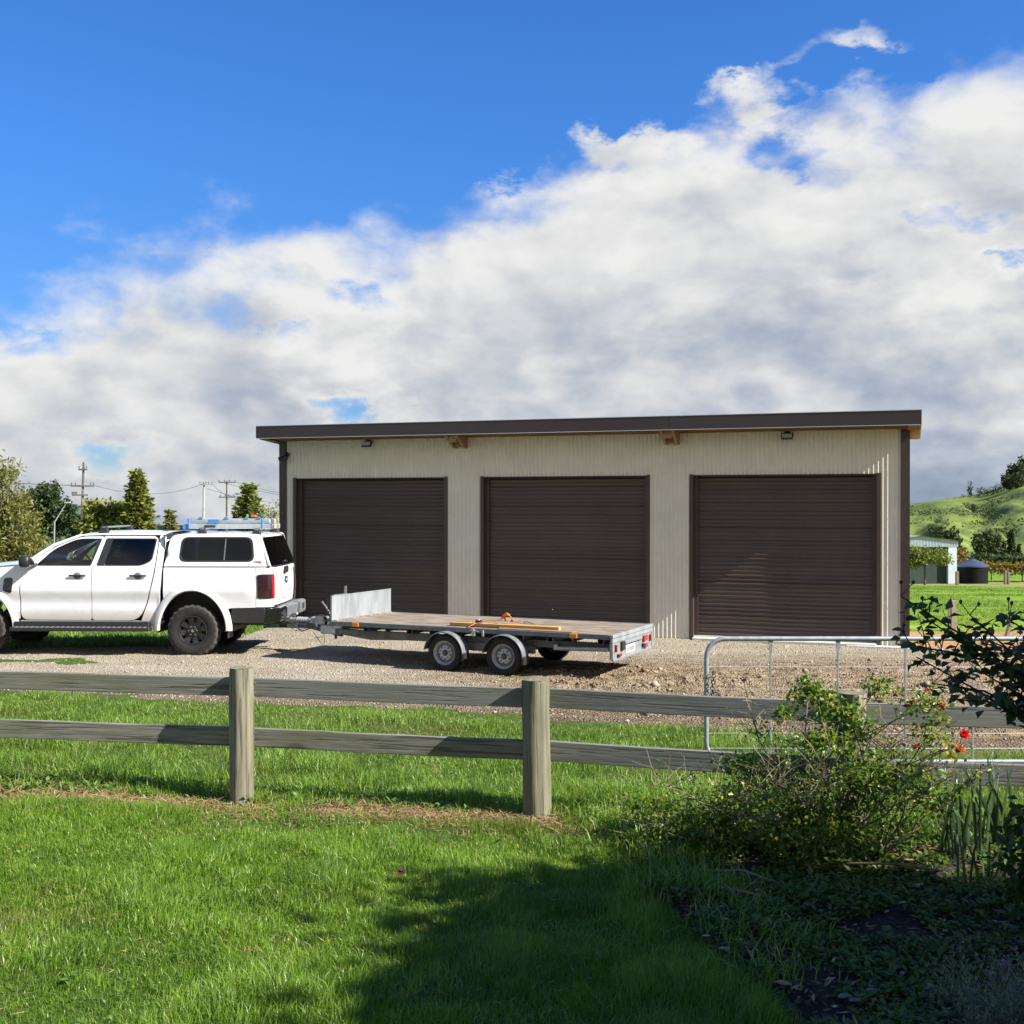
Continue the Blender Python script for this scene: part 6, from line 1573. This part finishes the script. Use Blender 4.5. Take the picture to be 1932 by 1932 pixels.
b = base_at(140, 60); broadleaf('yellow_green_bush', 'low yellow green bush between the olive tree and the tall power pole', b, .5, [((0, 0, 1.4), (1.1, .8, .75), 1.), ((-.8, 0, 1.3), (.7, .7, .7), .5)], 2200, .20, 'olive_tree', cat='bush', nclump=40, tr=.05)
b = base_at(228, 66); broadleaf('green_bush', 'bright green bush just below the tall conifer, above the cab roof', b, .5, [((-.4, 0, 1.7), (.9, .8, .7), 1.), ((.7, 0, 1.6), (1.0, .8, .65), .8)], 2600, .22, 'conifer_b', cat='bush', nclump=45, tr=.05)
b = base_at(335, 66); broadleaf('green_bush', 'low green bush seen over the roof between cab and ladder', b, .4, [((0, 0, 1.3), (.9, .8, .55), 1.)], 1500, .22, 'conifer', cat='bush', nclump=40, tr=.05)
b = base_at(500, 62); broadleaf('green_bush', 'yellowish bush under the ladder end by the shed corner', b, .4, [((0, 0, 1.6), (1.2, .8, .55), 1.)], 1500, .20, 'conifer_b', cat='bush', nclump=40, tr=.05)
# blue building far off
bb = base_at(375, 150); BL = thing('blue_building', 'distant long blue farm building behind the conifers', 'building', (bb.x, bb.y, bb.z))
bt = CAMH - (984 - 953) * 150 / 2190 - bb.z; w2 = 6.2
M['blue_wall'] = pm('blue_steel_wall', (.05, .12, .30), (.06, .14, .34), 1., .6)
MB().box((-w2, 0, 0), (w2, 7, bt - .5)).build('wall', M['blue_wall'], BL); MB().prism([(-.3, bt - .5), (7.3, bt - .5), (7.3, bt - .4), (3.5, bt + .35), (-.3, bt - .4)], -w2 - .2, w2 + .2, 'zz').build('roof', M['galv'], BL)
for x in (-3.9, -1.3, 1.3, 3.9): MB().box((x - .9, -.03, .3), (x + .9, .02, bt - 1.2)).build('door', M['plate_white'], BL)
# power poles
def pole(px_top, py_top, px_base, D, r, label, arms, mat='pole_wood', extra=None):
    b = base_at(px_base, D); t = atd(px_top, py_top, D); T_ = thing('power_pole', label, 'power pole', b, 0, 'power poles along the far road')
    tv = t - b; MB().tube([Vector((0, 0, -.5)), Vector((0, 0, 0)), tv], [r * 1.25, r * 1.2, r * .75], 8).build('pole', M[mat], T_, smooth=50)
    for (py, x0, x1, pins) in arms:
        zz = CAMH - (py - 953) * D / 2190 - b.z; f = zz / tv.z; cx = tv.x * f; a = (x0 - px_base) * D / 2190; c = (x1 - px_base) * D / 2190
        arm = MB().box((a, -.06 - r, zz - .06), (c, .04 - r, zz + .06), .01).build('crossarm', M['pole_wood'] if mat == 'pole_wood' else M[mat], T_)
        for p in pins:
            x = a + (c - a) * p; MB().lathe([(.02, .05), (.025, .12), (.07, .14), (.06, .20), (.075, .22), (.03, .30), (.0, .31)], 8, 'z', (x, -.02 - r, zz)).build('insulator', M['insul'], arm)
    return T_
p1 = pole(158, 872, 151, 100, .12, 'tallest timber power pole, leftmost of the three, with two crossarms', [(917, 135, 179, (.03, .2, .85, .97)), (934, 137, 167, (.02, .1, .2, .3)), (886, 149, 166, (.1, .9))])
p2 = pole(385, 910, 383, 130, .14, 'pale concrete power pole in the middle of the three', [(914, 377, 402, (.05, .3, .5, .7, .95))], 'pole_conc')
p3 = pole(428, 907, 427, 130, .11, 'dark timber power pole with two crossarms, nearest the shed', [(910, 413, 445, (.03, .35, .65, .97)), (938, 413, 445, (.1, .4, .6, .9))])
def wires(name, label, pairs):
    m_ = MB()
    for (a, b, sag) in pairs:
        a = Vector(a); b = Vector(b); m_.tube([a.lerp(b, k / 14) - Vector((0, 0, sag * 4 * (k / 14) * (1 - k / 14))) for k in range(15)], .022, 4)
    o = m_.build(name, M['wire']); tag(o, label, 'power line')
wires('power_line', 'power lines running from the dark pole towards the shed roof', [(atd(443, 909, 130), atd(700, 950, 118), .5), (atd(415, 909, 130), atd(690, 948, 119), .5), (atd(401, 913, 130), atd(443, 937, 130), .4), (atd(391, 922, 130), atd(560, 950, 128), .4)])
wires('power_line', 'power lines running left from the tallest pole', [(atd(137, 916, 100), atd(-300, 860, 110), .6), (atd(178, 916, 100), atd(383, 913, 130), .9), (atd(175, 916, 100), atd(-300, 866, 110), .6)])
b = base_at(101, 90); LM = thing('street_lamp', 'thin grey street lamp with an angled arm left of the tall power pole', 'street lamp', b)
t1 = atd(103, 985, 90) - b; t2 = atd(125, 949, 90) - b; MB().tube([(0, 0, 0), t1, t2], [.06, .05, .03], 7).build('pole', M['lamp_grey'], LM, smooth=50); MB().box((t2.x - .15, -.1, t2.z - .03), (t2.x + .35, .1, t2.z + .09), .03).build('lamp_head', M['lamp_grey'], LM)
# wire fence far left behind the bonnet
# ---- right side: farm shed, trees, tank, hedge
fb = base_at(1797, 87); ox = fb.x; FS = thing('farm_shed', 'distant open fronted pale steel farm shed with green interior coloured dark for shade', 'shed', fb)
def fx(px): return (px - 1797) * 87 / 2190
def fz(py): return CAMH - (py - 953) * 87 / 2190 - fb.z
M['pale_steel'] = pm('pale_blue_steel', (.52, .60, .63), (.46, .54, .58), .6, .5); M['shade_green_wall'] = pm('shaded_green_wall', (.018, .035, .030), (.024, .045, .036), 1., .7)
rows = []; n = 60
xl = fx(1640); xr = fx(1808)
def gable(x): return fz(1012) - max(0, (x - fx(1737))) * .125 - max(0, fx(1737) - x) * .125
for zf in (0, 1): rows.append([(xl + (xr - xl) * i / 240, -.05 * (1 if i % 4 < 2 else 0), fz(1032) if zf == 0 else gable(xl + (xr - xl) * i / 240)) for i in range(241)])
MB().grid(rows).build('gable_cladding', M['pale_steel'], FS)
MB().box((fx(1789), -.02, 0), (fx(1805.5), .5, fz(1032)), .01).build('corner_post', M['pale_steel'], FS); MB().box((xl, 0, 0), (xl + .6, .5, fz(1032)), .01).build('corner_post', M['pale_steel'], FS)
MB().box((xl + .6, .30, 0), (fx(1789), .36, fz(1032))).build('back_wall', M['shade_green_wall'], FS); MB().box((fx(1804), .5, 0), (fx(1805), 6, fz(1036))).build('side_wall', M['pale_steel'], FS)  # dark green sheet near the front; its tone stands for interior shade
rows = [[(xl - .2, yy, gable(xl) + .05), (fx(1737), yy, gable(fx(1737)) + .05), (xr + .2, yy, gable(xr) + .03)] for yy in (-.2, 6.2)]; MB().grid(rows).build('roof', M['galv'], FS)
tb_ = base_at(1745, 80); broadleaf('orchard_tree', 'small round tree in front of the open farm shed', tb_, 1.3, [((-.5, 0, 2.1), (.95, .8, .75), 1.), ((.9, 0, 1.9), (.95, .8, .6), .8), ((-.9, 0, 1.7), (.6, .6, .6), .4)], 2600, .20, 'farm_tree', nclump=50, tr=.09)
tb_ = base_at(1806, 81); MB().box((-.10, -.1, 0), (.10, .1, .95), .02).build('fence_post', M['post_wood'], None, loc=tb_); tag(bpy.data.objects[-1] if False else [o for o in bpy.data.objects if o.name.startswith('fence_post')][-1], 'pale post standing at the foot of the farm shed corner', 'post')
TK = base_at(1834, 88); k_ = 88 / 2190; tk = thing('water_tank', 'large dark water tank with a domed lid right of the farm shed', 'water tank', TK)
zt_ = CAMH - (1068 - 953) * k_ - TK.z; MB().lathe([(1.15, 0), (1.15, zt_)], 28, 'z', rmod=lambda j, k: 0).build('tank', pm('black_tank', (.008, .009, .009), (.011, .012, .012), 1., .9, spec=.1), tk, smooth=30); MB().lathe([(1.20, zt_ - .05), (1.20, zt_ + .03), (.7, zt_ + .33), (.25, zt_ + .5), (.2, zt_ + .55), (0, zt_ + .56)], 28, 'z').build('lid', pm('tank_lid', (.045, .06, .10), None, rough=.4), tk, smooth=50)
def hedge(name, label, px0, px1, D, py_top, mat, n, leaf, dep=.8, lift=0., cat='hedge'):
    a = base_at(px0, D); b = base_at(px1, D); zt = CAMH - (py_top - 953) * D / 2190; T_ = thing(name, label, cat, a); L = b.x - a.x; H = zt - a.z
    m_ = MB()
    for k in range(max(3, int(L / 1.2))):
        x = L * (k + .5) / max(3, int(L / 1.2)); m_.tube([(x, 0, 0), (x + rng.normal(0, .1), 0, H * .8)], [.05, .03], 5)
    m_.build('stem', M['bark'], T_)
    x = rng.uniform(0, L, n); z = H * (lift + (1 - lift) * rng.random(n) ** .6) * (.82 + .30 * fbm(x * .8, x * 0 + D, 3)); P = np.stack([x, rng.normal(0, dep * .4, n), z], -1); D_ = rdir(n); D_[:, 2] -= .2
    V, F = quad_leaf_arrays(P, D_, rdir(n) + np.array([0, 0, .6]), leaf * rng.uniform(.5, 1.3, n), leaf * .6 * rng.uniform(.5, 1.2, n)); np_mesh('foliage', V, F, M[mat], T_, rnd=np.repeat(rng.random(n), 4), kind='stuff')
hedge('vine_hedge', 'autumn coloured orange and yellow vine hedge behind the water tank', 1856, 2060, 92, 1060, 'autumn', 3600, .26, 1.0, .42)
hedge('shelter_hedge', 'dark hedge below the hill behind the vine hedge', 1800, 2100, 118, 1047, 'hill_tree', 3600, .42, 1.6, 0)
hedge('brown_hedge', 'brown leaved shrubs between the farm shed and the water tank', 1800, 1822, 90, 1035, 'autumn', 700, .25, .8, .2, 'shrub')
for i, (px, h) in enumerate(((1897, .98), (1903, .90))):
    tb_ = base_at(px, 84); o = MB().box((-.09, -.09, 0), (.09, .09, h), .02).build('fence_post', M['post_wood'], None, loc=tb_); tag(o, ('pale post in front of the autumn vine hedge, the left of two', 'slightly shorter post in front of the autumn vine hedge, the right of two')[i], 'post')
def htree(name, label, px, py_base, py_top, hw, D, mat='hill_tree', n=500, pointed=False, group=None, cat='tree'):
    x = (px - 966) * D / 2190; b = Vector((x, D, CAMH - (py_base - 953) * D / 2190)); H = (py_base - py_top) * D / 2190; W = hw * D / 2190
    T_ = thing(name, label, cat, b, 0, group); MB().tube([(0, 0, -2), (0, 0, H * .6)], [.05 * H + .05, .03 * H], 6).build('trunk', M['bark'], T_)
    k = rng.random(n); zz = H * (.12 + .88 * k); rr = W * (1 - k) ** .8 if pointed else W * np.sqrt(np.clip(1 - ((k - .55) / .58) ** 2, 0, 1)); a = rng.uniform(0, 6.28, n); q = np.sqrt(rng.random(n)) 
    P = np.stack([np.cos(a) * rr * q, np.sin(a) * rr * q, zz * (1 + .12 * np.sin(a * 3))], -1); lf = max(H, W) * .17
    V, F = quad_leaf_arrays(P, rdir(n), rdir(n) + np.array([0, 0, .7]), lf * rng.uniform(.5, 1.2, n), lf * .7 * rng.uniform(.5, 1.2, n)); np_mesh('crown', V, F, M[mat], T_, rnd=np.repeat(rng.random(n), 4)); return T_
G1 = 'slim trees at the foot of the hill'
for i, (px, pb, pt, hw, lab) in enumerate(((1848, 1050, 1008, 13, 'rounded grey green tree at the foot of the hill, right of the farm shed roof'), (1866, 1050, 1006, 12, 'rounded tree standing close to the first one below the hill'), (1881, 1052, 1012, 9, 'smaller tree third along the foot of the hill'), (1893, 1056, 1022, 6, 'short pointed tree at the foot of the hill'), (1908, 1052, 1004, 5, 'tall slim poplar like tree at the foot of the hill'), (1922, 1058, 1030, 6, 'short dark pointed tree below the hill at the right edge'))):
    htree('hill_foot_tree', lab, px, pb, pt, hw, 135, 'hill_bush' if i < 3 else 'hill_tree', 520, i > 2, G1)
htree('autumn_tree', 'brown and yellow tree behind the roof of the farm shed', 1800, 1062, 1004, 12, 130, 'hill_bush', 600); htree('autumn_tree', 'wider brownish tree behind the farm shed ridge', 1772, 1055, 1000, 20, 131, 'hill_bush', 700)
def hz_at(px, D): r = (px - 966) / 2190; return float(hill_z(np.array(r), np.array(float(D))))
def on_hill(name, lab, px, D, hpx, hw, mat='hill_tree', n=420, grp=None, cat='tree', pointed=False):
    z = hz_at(px, D); py = 953 + (CAMH - z) * 2190 / D; htree(name, lab, px, py + 1, py - hpx, hw, D, mat, n, pointed, grp, cat)
for i, (px, D, hp, hw) in enumerate(((1898, 440, 26, 9), (1910, 455, 34, 10), (1922, 440, 36, 12), (1935, 450, 44, 14), (1905, 415, 24, 10), (1920, 405, 26, 12), (1938, 410, 34, 14), (1950, 430, 46, 14))):
    on_hill('hilltop_tree', 'dark tree in the dense grove on the hill crest at the right edge', px, D, hp, hw, 'hill_tree', 520, 'trees of the grove on the hill crest')
on_hill('windswept_tree', 'windswept tree alone on the skyline of the hill', 1830, 462, 24, 5, 'hill_tree', 120); on_hill('windswept_shrub', 'flat dark shrub on the skyline beside the windswept tree', 1850, 462, 12, 10, 'hill_tree', 260, cat='shrub')
on_hill('hillside_bush', 'single dark bush in the middle of the green hillside', 1837, 330, 16, 6, 'hill_tree', 280, cat='bush')
for i, px in enumerate((1727, 1742, 1757, 1770, 1783)):
    on_hill('hillside_bush', ('first', 'second', 'third', 'fourth', 'fifth')[i] + ' bush from the left in the dark diagonal row above the farm shed roof', px, 210 + i * 12, 12, 9, 'hill_tree', 300, 'dark bushes in a row above the farm shed', 'bush')
for i, px in enumerate((1862, 1874, 1886)):
    on_hill('ridge_shrub', 'low dark shrub on the ridge line left of the grove', px, 458, 9, 8, 'hill_tree', 200, 'low shrubs along the ridge', 'shrub')
